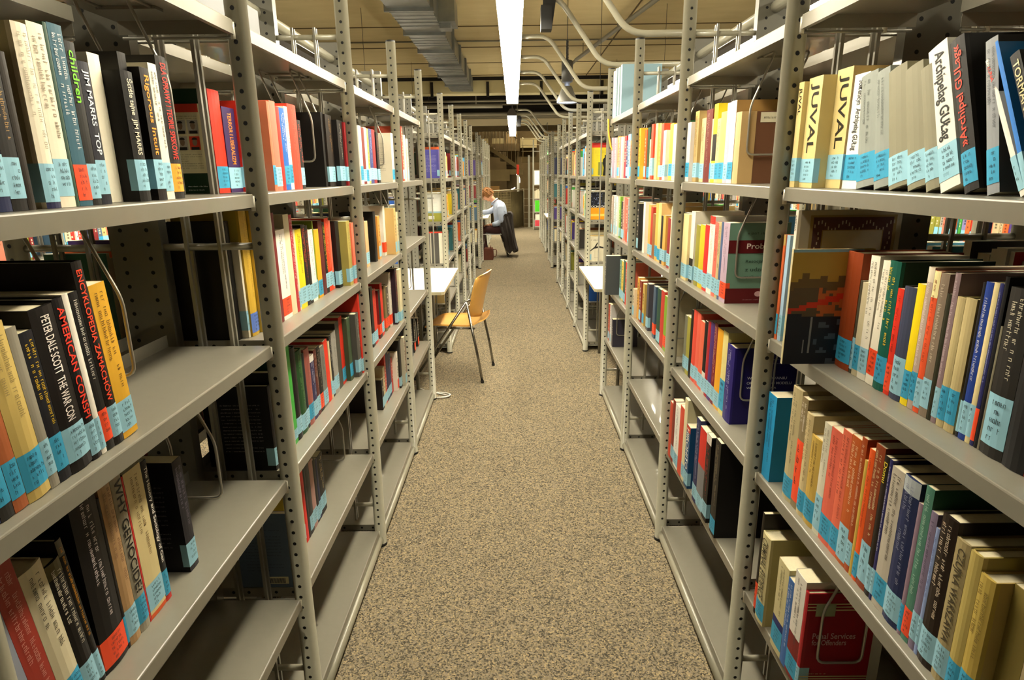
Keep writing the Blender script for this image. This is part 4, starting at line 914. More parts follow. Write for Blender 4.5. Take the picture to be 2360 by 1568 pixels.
    if op.get('magz'):
        s = MB(); quad(s, 0, D, H*.965, H, 0); quad(s, D*.68, D, H*.72, H*.965, 1); quad(s, 0, D, H*.7, H*.706, 2)
        pts = [Vector(cp(D*(.34+.17*math.cos(k*.393)), H*(.2+.09*math.sin(k*.393)), .0004)) for k in range(16)]; s.poly(pts, 2)
        pts = [Vector(cp(D*(.34+.13*math.cos(k*.393)), H*(.2+.07*math.sin(k*.393)), .0006)) for k in range(16)]; s.poly(pts, 3)
        pts = [Vector(cp(D*(.34+.08*math.cos(k*2.09+1.57)), H*(.2+.05*math.sin(k*2.09+1.57)), .0008)) for k in range(3)]; s.poly(pts, 2)
        s.build('cover_print', [M('#d85a30'), M('#c87818'), M('#8a9490'), M('#30383a')], t)
        s = MB(); pseudo(rnd, s, cp(D*.25, H*.68, .0006), (0,0,-1), (-1,0,0), H*.22, D*.16, 0); s.build('cover_lettering', M('#e0381e'), t)
    if op.get('portrait'):
        s = MB(); quad(s, 0, D, H*.97, H, 0); block(s, D*.25, D*.8, H*.9, 3, H*.05, H*.014, 0)
        pts = [Vector(cp(D*(.6+.26*math.cos(k*.393)), H*(.4+.22*math.sin(k*.393)), .0003)) for k in range(16)]; s.poly(pts, 1)
        pts = [Vector(cp(D*(.6+.13*math.cos(k*.393)), H*(.46+.13*math.sin(k*.393)), .0006)) for k in range(16)]; s.poly(pts, 2)
        pts = [Vector(cp(D*(.6+.15*math.cos(k*.393)), H*(.52+.09*math.sin(k*.393)), .0007)) for k in range(9)]; s.poly(pts, 3)
        quad(s, D*.45, D*.75, H*.24, H*.33, 0, .0008)
        s.build('cover_print', [M('#c8c4bc'), M('#242018'), M('#c0b290'), M('#8a8070')], t)
    if op.get('land'):
        s = MB(); quad(s, 0, D, 0, H*.3, 0); quad(s, 0, D, H*.3, H*.36, 1); quad(s, D*.3, D*.6, H*.08, H*.2, 2, .0003); quad(s, D*.25, D*.6, H*.82, H*.85, 3, .0003); block(s, D*.2, D*.8, H*.76, 5, H*.045, H*.012, 1)
        s.build('cover_print', [M('#8a8a34'), M('#8aa8b8'), M('#e8e8e0'), M('#2a2a30')], t)
    if op.get('boxy'):
        s = MB(); quad(s, D*.78, D, 0, H, 0); quad(s, D*.36, D*.42, 0, H, 1); quad(s, 0, D, H*.955, H, 2, .0003); s.build('cover_print', [M('#e8e4d0'), M('#b8b4a4'), M('#c84030')], t)
    if op.get('figure'):
        s = MB(); pf = [(.62,.02),(.9,.02),(.86,.3),(.9,.45),(.84,.62),(.78,.66),(.78,.74),(.7,.74),(.7,.66),(.62,.6),(.6,.45),(.66,.3)]
        s.poly([Vector(cp(D*u, H*v, .0005)) for u, v in pf], 0); quad(s, D*.38, D*.6, H*.04, H*.5, 1); block(s, D*.2, D*.8, H*.93, 2, H*.06, H*.03, 1); block(s, D*.25, D*.6, H*.76, 4, H*.05, H*.012, 2)
        s.build('cover_print', [M('#1c1a14'), M('#7a8038'), M('#8a7a20')], t)
    if op.get('ochr'):
        s = MB(); quad(s, 0, D, 0, H*.42, 0); quad(s, 0, D, H*.12, H*.2, 1, .0003)
        for k in range(60): u, v = rnd.random()*.9, .5+rnd.random()*.45; quad(s, D*u, D*(u+.03), H*v, H*(v+.02), 2, .0003)
        quad(s, D*.62, D*.9, H*.6, H*.9, 3, .0006); s.build('cover_print', [M('#e89a18'), M('#e8c860'), M('#8a98c0'), M('#3a3830')], t)
        ctx('OCHRONA', '#e8e4d8', D*.06, H*.43, D*.9, H*.07)
    if op.get('twig'):
        s = MB(); s.poly([Vector(cp(D*u, H*v, .0005)) for u, v in ((.05,.4),(.3,.52),(.6,.55),(.95,.5),(.95,.55),(.6,.62),(.4,.6),(.5,.75),(.45,.76),(.3,.59),(.05,.44))], 0); block(s, D*.1, D*.9, H*.9, 1, H*.06, H*.045, 0); block(s, D*.3, D*.8, H*.2, 1, H*.04, H*.014, 0)
        s.build('cover_print', M('#2c2a22'), t)
    if op.get('stk'):
        s = MB(); quad(s, D*.1, D*.33, H*.84, H*.94, 0); s.build('cover_print', M('#d8d4b8'), t)
    return t

rows_ = {}
for i, b_ in enumerate(BOOKS): rows_.setdefault(b_[:3], []).append(i)
SIZE = sorted(range(len(BOOKS)), key=lambda i: -(BOOKS[i][5]+.02)*BOOKS[i][6]/BOOKS[i][4]**2)
INDIV = set(SIZE[:288])
NAMES = ('JIM', 'PETER', 'JUVAL', 'HIRO', 'Soł')
for key, idx in rows_.items():
    idx.sort(key=lambda i: BOOKS[i][4]*(1 if key[0] == 'L' else -1))
    for k, i in enumerate(idx):
        if i not in INDIV: continue
        d = BOOKS[i]; T, H = d[5], d[6]
        w_ = 'thin' if T < .016 else 'thick' if T > .04 else 'slim' if T < .022 else ''
        ln_ = 'leaning ' if abs(d[8]) > 5 else ''
        ti = d[11].get('t', '')
        pos = '%s from left, %s, %s %s bay' % (ORDW[k], SHN[key[2]], BYN[key[1]], SIDE[key[0]])
        if ti and not any(ti.startswith(n) or n in ti for n in NAMES) and len(ti.split()) <= 3:
            lb = '%s%s book titled %s, %s' % (ln_, cname(d[9]), ti.strip('»«'), pos)
        else:
            sk = {'b': 'blue sticker', 'c': 'bright blue sticker', 'o': 'orange sticker', 'y': 'amber sticker'}.get(d[11].get('lo', d[10]), 'no sticker')
            lb = '%s%s %s book, %s, %s' % (ln_, w_, cname(d[9]), sk, pos)
            if len(lb.split()) > 16: lb = '%s book, %s, %s' % (cname(d[9]), sk, pos)
        lb = ' '.join(lb.split())
        book(d, lb, 'books on the %s of the %s %s bay' % (SHN[key[2]], BYN[key[1]], SIDE[key[0]]))

# covers seen at the head of the second blocks
EXTRA = [
 (('L',0,4,-.650,5.600,.024,.240,.17,0,'#7a6ab0','b',{'cc':'#4a4896','ctext':'#c8c8e8','h':1}), 'violet-blue book with white text on its back cover, first on upper shelf past left table'),
 (('L',0,3,-.645,5.600,.020,.245,.17,0,'#dcdcd4','b',{'cc':'#e4e4dc','land':1}), 'white book with a green landscape strip along the bottom of its cover'),
 (('L',0,2,-.640,5.600,.030,.285,.19,0,'#e8e4d8','.',{'cc':'#4c4a46','h':1,'boxy':1}), 'tall dark grey and white file on the middle shelf just above the left table'),
 (('L',0,4,-.650,6.540,.030,.235,.17,0,'#8a1c1c','b',{'cc':'#7a1a1a','ctext':'#c88a80','bar':1,'h':1}), 'dark red book with text and barcode cover, upper shelf, second left rack'),
 (('L',0,4,-.650,7.485,.030,.225,.17,0,'#b85a40','b',{'cc':'#b0503a','h':1,'cap':'#2a8a2a'}), 'brick red book with green top band, upper shelf, second left rack'),
 (('R',0,4,.668,5.615,.018,.240,.17,0,'#e0cc30','b',{'cc':'#e0cc30','figure':1}), 'yellow book with a dark standing figure on its cover, behind right table'),
 (('R',0,3,.668,5.615,.022,.245,.17,0,'#d89a20','b',{'cc':'#1c2030','ochr':1}), 'dark blue book with orange lower half lettered OCHRONA, above right table'),
 (('R',0,2,.668,5.615,.022,.225,.16,0,'#d8d0b4','b',{'cc':'#cfc8ae','twig':1}), 'pale book with a dark twig drawn across its cover, above right table'),
]
for d, lb in EXTRA: book(d, lb, 'books at the head of the second racks')

# ---- every other book, farther off: one body of stuff
class FarBooks:
    def __init__(s): s.v = []; s.f = []; s.c = []
    def quad(s, p, c): n = len(s.v); s.v += p; s.f.append((n, n+1, n+2, n+3)); s.c.append(c)
    def add(s, xs, y, z, T, H, D, sg, c, lab, lean=0):
        """sg: outward x direction the spine faces"""
        xb = xs-sg*D; k = lean
        def P(x, yy, zz): return (x, yy+k*zz, z+zz)
        pg = lin('#cfc4a2')
        s.quad([P(xs,y,0), P(xs,y+T,0), P(xs,y+T,H), P(xs,y,H)], c)
        s.quad([P(xb,y,0), P(xb,y+T,0), P(xb,y+T,H), P(xb,y,H)], pg)
        s.quad([P(xs,y,0), P(xb,y,0), P(xb,y,H), P(xs,y,H)], c); s.quad([P(xs,y+T,0), P(xb,y+T,0), P(xb,y+T,H), P(xs,y+T,H)], c)
        s.quad([P(xs,y,H), P(xs,y+T,H), P(xb,y+T,H), P(xb,y,H)], pg)
        if lab:
            e = xs+sg*.0008; s.quad([P(e,y,.012), P(e,y+T,.012), P(e,y+T,.065), P(e,y,.065)], lab)
            # title strip
        if T > .014:
            e = xs+sg*.0008; d = tuple(x*.25 for x in c[:3])+(1,) if sum(c[:3]) > .9 else lin('#c8c0a8')
            n_ = int((H-.1)/.016)
            for i in range(n_):
                if (i*7+int(y*1000)) % 5 == 0: continue
                s.quad([P(e,y+T*.35,.08+i*.016), P(e,y+T*.65,.08+i*.016), P(e,y+T*.65,.09+i*.016), P(e,y+T*.35,.09+i*.016)], d)
FB = FarBooks()
PALF = ['#15120f','#15120f','#35322f','#77746c','#a8a498','#ece8dc','#ece8dc','#ece8dc','#d9cfa8','#d9cfa8','#d4b878','#d4b878','#e8cc18','#e09c20','#e2652a','#cc2a1c','#cc2a1c','#7a1418','#e8745c','#1c57b0','#58a8d8','#1c2448','#4a3480','#7a4a28','#1c4a30','#3a9a3a','#8a8a30','#2a6a70','#8a86b8','#4a6880','#c8b890']
LBF = [lin('#86c6e0')]*5+[lin('#2c9ccc')]*2+[lin('#f0502a')]+[None]*2
for i, d in enumerate(BOOKS):
    if i in INDIV: continue
    FB.add(d[3], d[4], ZS[d[2]]+.0005, d[5], d[6], d[7], 1 if d[0] == 'L' else -1, lin(d[9]), lin(STK[d[10]]) if d[10] in STK else None)
rf = random.Random(5)
def fill(xs, sg, y0, y1, z, frac, skip=0):
    """books standing from y0 towards y1 on a shelf, frac of its length used"""
    y = y0+.035+skip; end = y0+.035+(y1-y0-.07)*frac
    hb = rf.uniform(.19, .25)
    while y < end-.03:
        T = rf.choice([.012,.016,.02,.024,.03,.036,.045]); H = min(.31, max(.16, rf.gauss(hb, .022))); D = min(.22, H*.7)
        FB.add(xs-sg*rf.uniform(0, .012), y, z+.0005, T, H, D, sg, lin(rf.choice(PALF)), rf.choice(LBF))
        y += T+.0008
for sd in 'LR':
    X0 = XLp if sd == 'L' else XRp; sgn = -1 if sd == 'L' else 1
    for ri, ys in enumerate(RUNS[sd]):
        for bi in range(len(ys)-1):
            for lv in range(1, 5):
                if ri > 0:   # aisle side of the farther blocks
                    fr = {4: rf.uniform(.8, 1), 3: rf.uniform(.7, 1), 2: rf.uniform(.4, 1), 1: rf.uniform(.1, .8)}[lv]
                    fill(X0+sgn*.03, -sgn, ys[bi], ys[bi+1], ZS[lv], fr, .05 if ri == 1 and bi < 3 else 0)
                # outer side of every block
                fr = rf.choice([.95, .8, .6, .35]) if not (sd == 'L' and ri == 0 and bi == 0) else .25
                if lv > 1: fill(X0+sgn*.58, sgn, ys[bi], ys[bi+1], ZS[lv], fr)
    Xo = X0+sgn*1.88
    for ri, ys in enumerate(RUNS[sd][:2]):
        for bi in range(len(ys)-1):
            for lv in range(1, 5): fill(Xo+sgn*.03, -sgn, ys[bi], ys[bi+1], ZS[lv], rf.choice([1, .9, .75, .6]))
me = bpy.data.meshes.new('shelved_books'); me.from_pydata(FB.v, [], FB.f)
ca = me.color_attributes.new('Col', 'FLOAT_COLOR', 'CORNER'); buf = []
for c in FB.c: buf += list(c)*4
ca.data.foreach_set('color', buf)
m = bpy.data.materials.new('printed book covers'); m.use_nodes = True; nt = m.node_tree; b = nt.nodes['Principled BSDF']; b.inputs['Roughness'].default_value = .5
an = nt.nodes.new('ShaderNodeVertexColor'); an.layer_name = 'Col'; nt.links.new(an.outputs[0], b.inputs['Base Color']); me.materials.append(m)
tag(ob('shelved_books', me), 'many small spines with blue stickers filling the farther shelves and the racks behind', 'books', None, 'stuff')

# ================================================================== WIRE BOOK SUPPORTS (hang from the shelf above)
def support(side, lev, X, Y, label, w=.10, drop=None):
    sg = -1 if side == 'L' else 1
    t = thing('wire_book_support', label, 'book support', (X, Y, ZS[lev]), 0, 'wire book supports under the shelves')
    top = (ZS[lev+1]-ZS[lev])-.004; zb = drop or .085
    def P(u, z, dy=0): return (sg*u, dy, z)
    pts = [P(.06, top, .10), P(.06, top, 0), P(.0, top-.15), P(0, zb), P(w, zb), P(w, top-.15), P(w+.06, top, 0), P(w+.06, top, .10)]
    s = MB(); s.tube(arc(pts, .02, 4), .0031, 8); s.build('hairpin', m_wire, t)
    s = MB(); s.box(*sorted((sg*.05, sg*(w+.07))), .085, .115, top-.004, top+.0018); s.build('slider_clip', m_rod, t)
    return t
SP = [('L',4,.668,1.290,'wire book support beside the black book at the end of the nearest left upper shelf'),
 ('L',3,.655,1.012,'wire book support beside the yellow book on the nearest left chest-high shelf'),
 ('L',2,.668,1.262,'wire book support past the last book on the nearest left middle shelf'),
 ('L',4,.665,2.16,'wire book support nearest the red book, upper shelf of second left bay'),
 ('L',4,.665,2.25,'second wire book support in the gap, upper shelf of second left bay'),
 ('L',1,.672,2.215,'wire book support standing alone on the low shelf of second left bay'),
 ('L',4,.665,3.30,'wire book support on the upper shelf of third left bay'),
 ('L',3,.660,3.36,'wire book support before the cream book, chest-high shelf of third left bay'),
 ('L',3,.660,3.62,'wire book support on the empty chest-high shelf of fourth left bay'),
 ('L',2,.660,3.88,'wire book support on the empty middle shelf of fourth left bay'),
 ('L',1,.660,3.97,'wire book support past two red-stickered books, low shelf of fourth left bay'),
 ('R',4,.700,1.952,'wire book support against the brown marbled book, upper shelf of second right bay'),
 ('R',3,.695,1.950,'wire book support across the green book titled Probacja'),
 ('R',2,.705,1.844,'wire book support across the violet-blue book, middle shelf of second right bay'),
 ('R',2,.700,.738,'wire book support against cream books, nearest right middle shelf'),
 ('R',1,.672,1.166,'wire book support in front of the red book titled Penal Services'),
 ('R',3,.69,.70,'wire book support at the near end of the nearest right chest-high shelf'),
 ('R',1,.685,4.086,'wire book support over the book with a round portrait, fourth right bay'),
 ('R',4,.690,2.62,'wire book support on the upper shelf of third right bay'),
 ('R',4,.690,3.56,'wire book support on the upper shelf of fourth right bay'),
 ('R',2,.690,2.60,'wire book support on the middle shelf of third right bay')]
for sd, lv, X, Y, lb in SP: support(sd, lv, X if sd == 'R' else -X, Y, lb)
# grey end plate standing on the top shelf
s = MB(); s.box(-.74, -.738, 1.60, 1.98, ZS[5]+.001, ZS[5]+.125); s.box(-.80, -.738, 1.60, 1.98, ZS[5]+.001, ZS[5]+.003)
tag(s.build('label_plate', mat('slate grey sheet', '#5f6265', .5, .2)), 'slate grey sheet-metal plate standing on the top of the second left bay', 'plate')

# ================================================================== OVERHEAD: arms, duct, conduit, lamps
def arm(Y, label, grp='cranked lamp brackets over the aisle', xr=1.27):
    s = MB(); s.tube(arc([(.03,Y,2.70),(.29,Y,2.70),(.585,Y,2.292),(xr,Y,2.292)], .09, 7), .0165, 12)
    tag(s.build('lamp_bracket', m_paint), label, 'bracket', grp)
for i, Y in enumerate((2.4955, 3.4418, 4.3847, 5.5775, 6.520, 7.462, 8.385)):
    arm(Y, '%s cranked tube bracket from the camera, running from right rack to long lamp' % ORDW[i])
for i, Y in enumerate((11.78, 13.02, 13.96, 14.90)):
    arm(Y, '%s of the far cranked tube brackets reaching the smaller second lamp' % ORDW[i], 'cranked brackets of the far lamp')
def spot(x, y, z, label, k=1.0):
    t = thing('spotlight', label, 'spotlight', (x, y, z))
    s = MB(); s.box(-.035*k, .035*k, -.05*k, .05*k, -.2*k, -.06*k); s.build('head', m_black, t)
    s = MB(); s.prism([(-.035*k,-.2*k),(.035*k,-.2*k),(.06*k,-.03*k),(.02*k,0),(-.02*k,-.02*k)], -.03*k, -.02*k, 'y'); s.box(-.02*k, .02*k, -.02*k, .02*k, -.06*k, .0); s.build('yoke', m_black, t)
spot(.215, 4.3847, 2.70, 'black spotlight clamped under a tube bracket beside the long lamp')
spot(.10, 13.02, 2.70, 'small black spotlight under a far bracket beside the second lamp', 1.0)
# rectangular duct with standing seams
t = thing('air_duct', 'galvanised rectangular air duct with ribbed seams under the concrete ceiling', 'duct', (-1.09, 1.0, 3.3))
s = MB(); s.box(-.23, .23, 0, 13.2, 0, .27); s.build('duct_body', m_galv, t)
y = .3
while y < 13.1:
    s = MB(); s.box(-.262, .262, y-.018, y+.018, -.034, .285); s.box(-.262, .262, y+.05, y+.062, -.02, .285); s.build('flange', m_galv, t)
    for k in range(1, 6):
        yy = y+k*.165
        if yy < 13.1: s = MB() if k == 1 else s; s.box(-.236, .236, yy-.006, yy+.006, -.006, .02)
    s.build('rib', m_galv, t); y += 1.18
s = MB(); s.box(.23, .42, 6.9, 7.3, .02, .27); s.box(.23, .36, 7.0, 7.2, -.03, .02); s.build('side_outlet', m_galv, t)
t = thing('bracket_hanger', 'short steel hanger strap holding the duct to the ceiling', 'hanger', (-1.36, 4, 3.3))
s = MB(); s.box(-.01, .01, -.015, .015, -.04, .29); s.box(-.01, .1, -.015, .015, -.045, -.035); s.build('strap', m_rod, t)
# diagonal conduit and hanging rod
s = MB(); s.tube([(1.75, 7.0, 3.5), (1.05, 11.2, 3.42)], .03, 10); s.tube([(1.05, 11.2, 3.42), (.95, 12.2, 3.40)], .024, 8)
for k in (.1, .5, .9): s.tube([(1.75-.7*k, 7+4.2*k, 3.5-.08*k), (1.75-.7*k, 7+4.2*k, 3.6)], .006, 6)
tag(s.build('ceiling_conduit', mat('grey conduit', '#7c7868', .5, .3)), 'grey conduit running diagonally under the ceiling to the right of the lamp', 'pipe')
s = MB(); s.tube([(.86, 6.6, 3.60), (.86, 6.6, 2.2)], .003, 6); tag(s.build('hanging_rod', m_black), 'thin dark rod hanging from the ceiling beside the diagonal conduit', 'rod')
# thin conduit along a board joint
s = MB(); s.tube([(-5, 10.4, 3.575), (5, 10.4, 3.575)], .012, 8); tag(s.build('thin_conduit', mat('grey conduit', '#7c7868', .5, .3)), 'thin conduit crossing the ceiling from side to side', 'pipe')
# bell pendant
def pendant(x, y, z, label, k=1.0, top=3.6):
    t = thing('pendant_lamp', label, 'lamp', (x, y, z))
    s = MB(); s.lathe([(.11*k,.0),(.108*k,.03*k),(.085*k,.09*k),(.06*k,.15*k),(.05*k,.17*k)], 24); s.lathe([(.105*k,.002),(.08*k,.088*k),(.05*k,.165*k)], 24); s.build('bell_shade', mat('frosted grey shade', '#55534c', .4, .1), t)
    s = MB(); s.lathe([(0,.012),(.1*k,.012),(.1*k,.018),(0,.018)], 24); s.build('glowing_lens', mat('cool lamp lens', (.72,.8,1,1), .4, emit=26), t)
    s = MB(); s.lathe([(0,.17*k),(.03*k,.17*k),(.028*k,.2*k),(.06*k,.215*k),(.062*k,.42*k),(.05*k,.43*k),(0,.43*k)], 20); s.build('gear_housing', mat('slate lamp body', '#4c4c4a', .4, .4), t)
    s = MB(); pts = []
    n = 120 if k > .5 else 30
    for i in range(n+1):
        a = i*.9; pts.append((.012*k*math.cos(a), .012*k*math.sin(a), .43*k+.2*k*i/n))
    s.tube(pts, .004*k, 5); s.tube([(0,0,.43*k),(0,0,top-z)], .004*k, 6); s.build('coiled_cable', m_black, t)
    s = MB(); s.box(-.07*k, .07*k, -.03*k, .03*k, top-z-.02, top-z); s.build('ceiling_plate', m_house, t)
pendant(.583, 7.22, 2.345, 'grey bell-shaped pendant lamp hanging on a coiled cable right of the long lamp')
pendant(.86, 20.6, 2.72, 'small far pendant lamp glowing blue-white, upper of two past the slab edge', .9, 5.2)
pendant(1.0, 22.0, 2.45, 'small far pendant lamp glowing blue-white, lower of two past the slab edge', .9, 5.2)

# ================================================================== TABLES between the racks
def table(sd, y0, y1, xin, label, zt=.80):
    sg = -1 if sd == 'L' else 1; X0 = XLp if sd == 'L' else XRp
    t = thing('reading_table', label, 'table', (0, (y0+y1)/2, 0), 0, 'white tables between the racks')
    L = (y1-y0)/2-.03; xo = X0+sg*.72
    a, b_ = sorted((sg*xin, xo))
    prof = [(a+.02, -L), (b_-.02, -L), (b_, -L+.02), (b_, L-.02), (b_-.02, L), (a+.02, L), (a, L-.02), (a, -L+.02)]
    s = MB(); s.prism(prof, zt-.022, zt-.002, 'z', 1); s.poly([(p, q, zt) for p, q in prof], 0)
    n = len(prof)
    for i in range(n): j = (i+1) % n; s.poly([(prof[i][0], prof[i][1], zt-.002), (prof[j][0], prof[j][1], zt-.002), (prof[j][0], prof[j][1], zt), (prof[i][0], prof[i][1], zt)], 1)
    s.build('table_top', [m_white, m_edge], t)
    for yy in (-L+.05, L-.05):
        s = MB(); s.box(*sorted((X0+sg*.06, X0+sg*.56)), yy-.015, yy+.015, zt-.052, zt-.022); s.build('crossbar', m_rod, t)
        for xx in (X0+sg*.12, X0+sg*.50):
            s = MB(); s.tube([(xx, yy, 0), (xx, yy, zt-.052)], .014, 10); s.build('leg', m_rod, t)
table('L', 4.334, 5.560, .51, 'white laminate table between the left racks, behind the wooden chair')
table('R', 4.3847, 5.5775, .572, 'white laminate table between the right racks, opposite the wooden chair')
table('L', 11.74, 12.98, .50, 'white laminate desk on the far left where the man is reading')
table('R', 11.78, 13.02, .60, 'small-looking white table between the far right racks')

# ================================================================== CHAIRS
def shell(s, pts_rows, th=.011, m=0):
    """thick bent sheet from a grid of points (rows of equal length)"""
    G = [[Vector(p) for p in r_] for r_ in pts_rows]; nr, nc = len(G), len(G[0]); N = []
    for i in range(nr):
        row_ = []
        for j in range(nc):
            du = G[min(i+1, nr-1)][j]-G[max(i-1, 0)][j]; dv = G[i][min(j+1, nc-1)]-G[i][max(j-1, 0)]
            row_.append(du.cross(dv).normalized())
        N.append(row_)
    b0 = len(s.v)
    for sgn_ in (.5, -.5):
        for i in range(nr):
            for j in range(nc): s.v.append(tuple(G[i][j]+N[i][j]*th*sgn_))
    def id_(l, i, j): return b0+l*nr*nc+i*nc+j
    def f(q, mm=m, sm=True): s.f.append(q); s.mi.append(mm); s.sm.append(sm)
    for i in range(nr-1):
        for j in range(nc-1):
            f((id_(0,i,j), id_(0,i+1,j), id_(0,i+1,j+1), id_(0,i,j+1))); f((id_(1,i,j), id_(1,i,j+1), id_(1,i+1,j+1), id_(1,i+1,j)))
    for i in range(nr-1):
        for j, fl in ((0, 0), (nc-1, 1)): f((id_(0,i,j), id_(1,i,j), id_(1,i+1,j), id_(0,i+1,j)), m, False)
    for j in range(nc-1):
        for i in (0, nr-1): f((id_(0,i,j), id_(0,i,j+1), id_(1,i,j+1), id_(1,i,j)), m, False)
m_plyedge = mat('ply edge', '#c08a3e', .5)
t = thing('wooden_chair', 'beech plywood chair with chrome tube legs pulled up to the left table', 'chair', (-.233, 4.92, 0), R(-9))
seat = []
for i in range(11):            # front (-x) to back
    u = i/10; x = -.47+.45*u; r_ = []
    for j in range(11):
        v = j/10*2-1; wv = .225*(1-.10*(1-u)**2) * (1 if .1 < u < .92 else .93)
        z = .452-.028*(1-v*v)*math.sin(min(1, u*1.2)*math.pi)-.03*max(0, (.2-u)/.2)**2+.035*max(0, (u-.8)/.2)**1.6+.01*abs(v)**3
        r_.append((x+.02*(1-v*v)*(1 if u > .95 else -1 if u < .05 else 0), v*wv, z))
    seat.append(r_)
s = MB(); shell(s, seat, .011); s.build('seat', m_ply, t)
back = []
for i in range(11):
    u = i/10; z = .50+.37*u; r_ = []
    for j in range(13):
        v = j/12*2-1; hw = .17+.055*math.sin(min(1, u*1.4)*math.pi/2); 
        if u > .85: hw *= 1-.12*((u-.85)/.15)**2
        x = -.05+.085*u**1.3-.055*v*v*1.1
        zz = z-(.025*v*v if u > .9 else 0)+(.03*v*v if u < .1 else 0)
        r_.append((x, v*hw, zz))
    back.append(r_)
s = MB(); shell(s, back, .010); s.build('backrest', m_ply, t)
for sg in (-1, 1):
    y = .232*sg; piv = (-.115, y*.97, .655)
    s = MB(); s.tube([(-.002, y, .012), (-.03, y, .2), piv], .0105, 12); s.lathe([(0,0),(.014,0),(.014,.018),(.011,.022)], 12, 1, (-.002, y)); s.build('leg', [m_chrome, m_black], t)
    s = MB(); s.tube([(piv[0], piv[1], piv[2]), (-.56, y, .012)], .0105, 12); s.lathe([(0,0),(.014,0),(.014,.018),(.011,.022)], 12, 1, (-.56, y)); s.build('leg', [m_chrome, m_black], t)
    s = MB(); s.tube(arc([piv, (piv[0]+.015, y*.94, .668), (-.078, y*.87, .66)], .015), .009, 10); s.build('back_bracket', m_chrome, t)
    s = MB(); s.tube([(-.36, y*.9, .435), (-.06, y*.9, .44)], .008, 8); s.tube([(-.06, y*.9, .44), (-.064, y, .445)], .008, 8); s.tube([(-.36, y*.9, .435), (-.365, y, .32)], .008, 8); s.build('seat_rail', m_chrome, t)

# man's chair
t = thing('shell_chair', 'white-seated chair with chrome legs under the reading man', 'chair', (-.24, 12.45, 0), 0)
seat = [[(-.40+.40*i/8, (j/8*2-1)*.2, .455-.02*(1-(j/8*2-1)**2)) for j in range(9)] for i in range(9)]
s = MB(); shell(s, seat, .012); s.build('seat', mat('pale grey seat shell', '#d6d6d2', .4), t)
back = [[(.04+.09*i/8-.03*(j/8*2-1)**2, (j/8*2-1)*.2, .50+.33*i/8) for j in range(9)] for i in range(9)]
s = MB(); shell(s, back, .012); s.build('backrest', mat('pale grey seat shell', '#d6d6d2', .4), t)
for sg in (-1, 1):
    y = .19*sg
    for x1, x0 in ((.10, -.04), (-.42, -.34)):
        s = MB(); s.tube([(x0, y*.9, .445), (x1, y, .012)], .011, 10); s.lathe([(0,0),(.014,0),(.014,.018),(.01,.02)], 10, 1, (x1, y)); s.build('leg', [m_chrome, m_black], t)
    s = MB(); s.tube([(-.05, y*.8, .44), (.01, y*.8, .56), (.03, y*.8, .6)], .009, 8); s.build('back_bracket', m_chrome, t)

# coat over the backrest, hanging towards the floor
def cloth():
    s = MB(); rows_c = []
    prof = [(-.13,.80),(-.125,.83),(-.115,.845),(-.09,.845),(-.075,.82),(-.085,.73),(-.08,.6),(-.065,.45),(-.045,.32),(-.02,.2),(.0,.12)]
    for i, (x, z) in enumerate(prof):
        r_ = []
        for j in range(19):
            v = j/18*2-1; k = i/(len(prof)-1)
            w_ = .19+.05*k; f_ = .018*math.sin(v*9+i*.25)*k+.01*math.sin(v*17)*k
            zz = z+(.035*math.sin(v*6.5+.8)-.02*math.cos(v*11))*k**3
            r_.append((x+f_+.03*k*(1-v*v), 12.45+v*w_, zz))
        rows_c.append(r_)
    shell(s, rows_c, .06); 
    # side panels that fall past the legs of the chair
    for y0 in (12.185, 12.675):
        pf = [(-.235,.79),(-.19,.845),(-.13,.85),(-.10,.74),(-.075,.56),(-.05,.40),(-.015,.24),(.02,.135),(-.02,.10),(-.055,.135),(-.10,.075),(-.15,.115),(-.185,.17),(-.21,.30),(-.25,.45),(-.285,.58),(-.27,.70)]
        s.prism(pf, y0, y0+.04, 'y')
        for (xa, za), (xb, zb) in zip(((-.20,.8),(-.14,.8),(-.25,.6)), ((-.09,.12),(-.03,.16),(-.18,.2))):
            s.tube([(xa,y0+.004,za),((xa+xb)/2+.01,y0-.006,(za+zb)/2),(xb,y0+.004,zb)], [.012,.024,.014], 8)
    return s
tag(cloth().build('dark_coat', mat('dark brown coat cloth', '#2c2520', .9, 0, .15, 30, .3)), 'dark coat draped over the back of the reading man\'s chair, hem near the floor', 'coat')

# ================================================================== PERSON
m_skin = mat('skin', '#e0a583', .5, 0, .04, 30); m_shirt = mat('pale blue shirt cotton', '#b4c2da', .8, 0, .05, 20, .15); m_trs = mat('dark maroon trousers', '#3c1a1a', .85); m_hair = mat('light brown hair', '#8a5a24', .6, 0, .3, 60, .5)
PY = 12.45
def skin(name, verts, edges, radii, m, parent, sub=2, root=0):
    me = bpy.data.meshes.new(name); me.from_pydata(verts, edges, []); o = ob(name, me, parent); me.materials.append(m)
    sk = o.modifiers.new('skin', 'SKIN'); sk.use_smooth_shade = True
    for i, r_ in enumerate(radii):
        me.skin_vertices[0].data[i].radius = (r_, r_) if not isinstance(r_, tuple) else r_
    me.skin_vertices[0].data[root].use_root = True
    sb = o.modifiers.new('sub', 'SUBSURF'); sb.levels = sub; sb.render_levels = sub
    return o
pr = thing('person', 'person with short brown hair in a pale blue shirt, sitting bent over a desk', 'person', (-.24, PY, .46))
def W(v): return (v[0]+.24, v[1]-PY, v[2]-.46)
def sk(name, V, E, Rr, m, sub=2, root=0): return skin(name, [W(v) for v in V], E, Rr, m, pr, sub, root)
